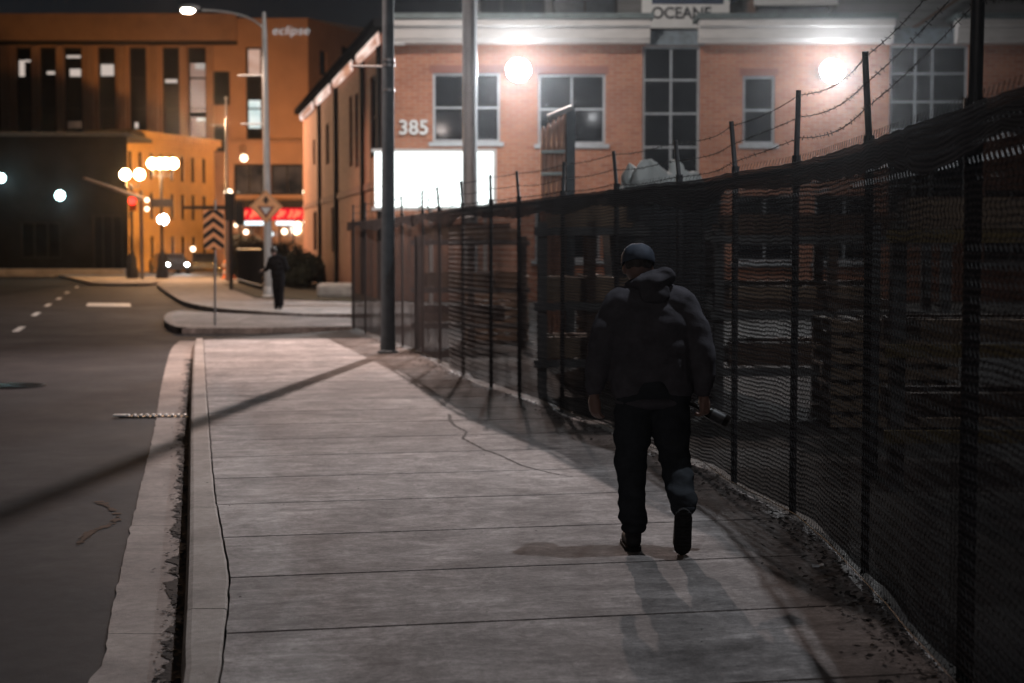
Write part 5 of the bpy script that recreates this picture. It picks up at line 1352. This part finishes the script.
for v in (152, 174):
    b = MB(); b.tube([P(541, v, Yr - .07), P(565, v - .5, Yr - .07)], .028, 6); b.build('strap', mat('pale_strap', (.45, .55, .56), .4) if v == 152 else bpy.data.materials['pale_strap'], t)
# skip with plastic sheeting
Yk = 19.0; x0, x1 = P(607, 200, Yk).x, P(722, 200, Yk).x
t = thing('skip', 'dark steel skip standing right behind the fence under white sheeting', 'skip', Vector((x0, Yk, -.02)))
b = MB(); zt = P(650, 190, Yk).z
A = [Vector((x0 + .15, Yk, 0)), Vector((x1 - .15, Yk, 0)), Vector((x1, Yk, zt)), Vector((x0, Yk, zt))]; B_ = [q + Vector((0, 1.6, 0)) for q in A]
b.poly(A); b.poly(B_[::-1]); b.quad(A[0], B_[0], B_[1], A[1]); b.quad(A[1], B_[1], B_[2], A[2]); b.quad(A[3], B_[3], B_[0], A[0]); b.quad(A[2] - Z*.25, B_[2] - Z*.25, B_[3] - Z*.25, A[3] - Z*.25)
b.build('hull', mat('dark_skip_paint', (.035, .045, .055), .6, scale=4), t)
for i in range(6):
    x = x0 + .2 + (x1 - x0 - .4) * i / 5; b = MB(); b.box((x - .035, Yk - .05, .05), (x + .035, Yk - .003, zt - .05)); b.build('rib', bpy.data.materials['dark_skip_paint'], t)
def sheet(name, us, Yk, label, seed, amp=.09, zoff=0):
    rq = random.Random(seed); nx, ny = 60, 26; P_ = []
    xa, xb = P(us[0][0], 190, Yk).x, P(us[-1][0], 190, Yk).x
    for j in range(ny + 1):
        for i in range(nx + 1):
            u = us[0][0] + (us[-1][0] - us[0][0]) * i / nx
            for (u0, v0), (u1, v1) in zip(us, us[1:]):
                if u0 <= u <= u1: vt = v0 + (v1 - v0) * (u - u0) / (u1 - u0)
            ztop = P(u, vt, Yk + .4).z; f = j / ny
            y = Yk - .10 + 1.4 * f; prof = f / .38 if f < .38 else 1 - (f - .38) / .62
            zb = P(650, 190, Yk).z - .22
            z = zb + (ztop - zb) * max(0, min(1, prof)) + zoff
            q = Vector((xa + (xb - xa) * i / nx, y, z))
            rid = 1 - abs(noise.noise(Vector((q.x * 3.5 + seed, q.y * 2.2, q.z * 1.5)))) * 2; q.z += amp * 1.7 * (rid - .6); q.y -= .10 * noise.noise(Vector((q.x * 6, q.z * 7, seed)))
            q.x += .04 * noise.noise(Vector((q.z * 8, q.x * 5, seed + 3)))
            P_.append(tuple(q))
    fs = [(j*(nx+1) + i, j*(nx+1) + i+1, (j+1)*(nx+1) + i+1, (j+1)*(nx+1) + i) for j in range(ny) for i in range(nx)]
    me = bpy.data.meshes.new(name); me.from_pydata(P_, [], fs); me.materials.append(M['plastic']); me.polygons.foreach_set('use_smooth', [True]*len(fs))
    o = bpy.data.objects.new(name, me); C.objects.link(o); so = o.modifiers.new('s', 'SOLIDIFY'); so.thickness = .01
    tag(o, label, 'sheeting', 'white sheeting heaped on the skip'); return o
sheet('plastic_sheeting', [(622, 180), (626, 173), (632, 169), (640, 172)], Yk + .3, 'small crumpled white sheet at the left of the skip heap', 3, .05, .05)
sheet('plastic_sheeting', [(633, 186), (640, 172), (648, 164), (655, 160.5), (662, 163), (670, 175), (676, 180)], Yk, 'largest crumpled white sheet, peaked, in the middle of the skip heap', 7, .06, .07)
sheet('plastic_sheeting', [(668, 182), (674, 168), (681, 165), (688, 172), (697, 175), (706, 184)], Yk + .45, 'white sheet slumped at the right of the skip heap', 12, .06, .07)
# pallets, timber rack, frames
def pallet_parts(t, O, n, wx=1.2, dy=1.0, m_=M['pale_wood']):
    for k_ in range(n):
        b = MB(); z0 = k_ * .15
        for j in (0, .45, .9): b.box((0, j * dy, z0 + .025), (wx, j * dy + .1, z0 + .115), O=O)
        for i in range(6): b.box((i * (wx - .1) / 5, 0, z0 + .118), (i * (wx - .1) / 5 + .1, dy, z0 + .140), O=O)
        b.build('pallet_board', m_, t)
for (x, y, n_, lb) in ((3.0, 15.0, 7, 'stack of pale wooden pallets behind the fence right of the walker'), (.9, 21.5, 9, 'tall stack of pale pallets just left of the skip behind the fence'), (-.9, 29, 8, 'stack of pallets near the far end of the fence behind the screen')):
    O = Vector((x, y, -.02)); t = thing('pallet_stack', lb, 'pallet stack', O, 'pallet stacks in the lot'); pallet_parts(t, O, n_)
def rack(O, W_, H_, D_, lb, m_, seed):
    rq = random.Random(seed); t = thing('timber_rack', lb, 'rack', O, 'racks in the lot')
    for x in (0, W_ / 2, W_):
        for y in (0, D_):
            b = MB(); b.box((x - .05, y - .05, 0), (x + .05, y + .05, H_), O=O); b.build('upright', M['wood'] if x == W_/2 else M['dullgrey'], t)
    for z in (.35, H_ * .5, H_ - .15):
        b = MB(); b.box((-.1, -.09, z), (W_ + .1, -.053, z + .09), O=O); b.build('beam', m_, t)
        for k_ in range(4):
            b = MB(); b.box((rq.uniform(0, .2), .1 + k_ * .2, z + .1), (W_ * rq.uniform(.7, 1), .1 + k_ * .2 + .15, z + .1 + rq.uniform(.04, .3)), O=O); b.build('plank', M['pale_wood'] if rq.random() < .6 else M['wood'], t)
yel = mat('yellow_paint', (.30, .21, .08), .7)
rack(Vector((.35, 18.2, -.02)), 1.1, 2.0, .9, 'timber rack with pale plank seen through the screen left of the walker', M['dullgrey'], 1)
rack(Vector((2.7, 11.2, -.02)), 2.6, 1.9, .8, 'long timber rack with yellow beam behind the near fence', yel, 2)
rack(Vector((2.9, 7.6, -.02)), 2.4, 1.9, .8, 'rack with pale beams behind the fence at the right edge', M['dullgrey'], 3)
rack(Vector((-1.6, 27.0, -.02)), 1.8, 1.9, .8, 'pale framed rack behind the fence below the glowing panel', M['dullgrey'], 4)
rack(Vector((2.2, 17.0, -.02)), 2.4, 1.9, .8, 'timber rack behind the skip to the right of the walker\'s head', M['dullgrey'], 5)

# ================================================================ SKY, AIR, RENDER
w = bpy.data.worlds.new('World'); S.world = w; w.use_nodes = True
bg = w.node_tree.nodes['Background']; bg.inputs[0].default_value = (.74, .84, 1.0, 1); bg.inputs[1].default_value = .0105
HAZE = 1
if HAZE:
    b = MB(); b.box((-75, -8, -1.2), (40, 150, 26)); o = b.build('haze', M['white'], kind='stuff')
    m, n = nt('night_air'); out = N(n, 'ShaderNodeOutputMaterial'); pv = N(n, 'ShaderNodeVolumePrincipled')
    pv.inputs['Color'].default_value = (.9, .92, .95, 1); pv.inputs['Density'].default_value = .00012; pv.inputs['Anisotropy'].default_value = .95
    L(n, pv.outputs[0], out.inputs['Volume']); o.data.materials.clear(); o.data.materials.append(m)
    m.cycles.homogeneous_volume = True
S.view_settings.view_transform = 'Standard'; S.view_settings.look = 'None'; S.view_settings.gamma = 1; S.view_settings.exposure = 0
cy = S.cycles; cy.use_denoising = True; cy.max_bounces = 6; cy.diffuse_bounces = 2; cy.glossy_bounces = 3; cy.transparent_max_bounces = 12; cy.volume_bounces = 0; cy.sample_clamp_indirect = 4; cy.sample_clamp_direct = 0
cy.use_light_tree = True; cy.caustics_reflective = False; cy.caustics_refractive = False
for o in C.objects:
    if '_base' in o: del o['_base']
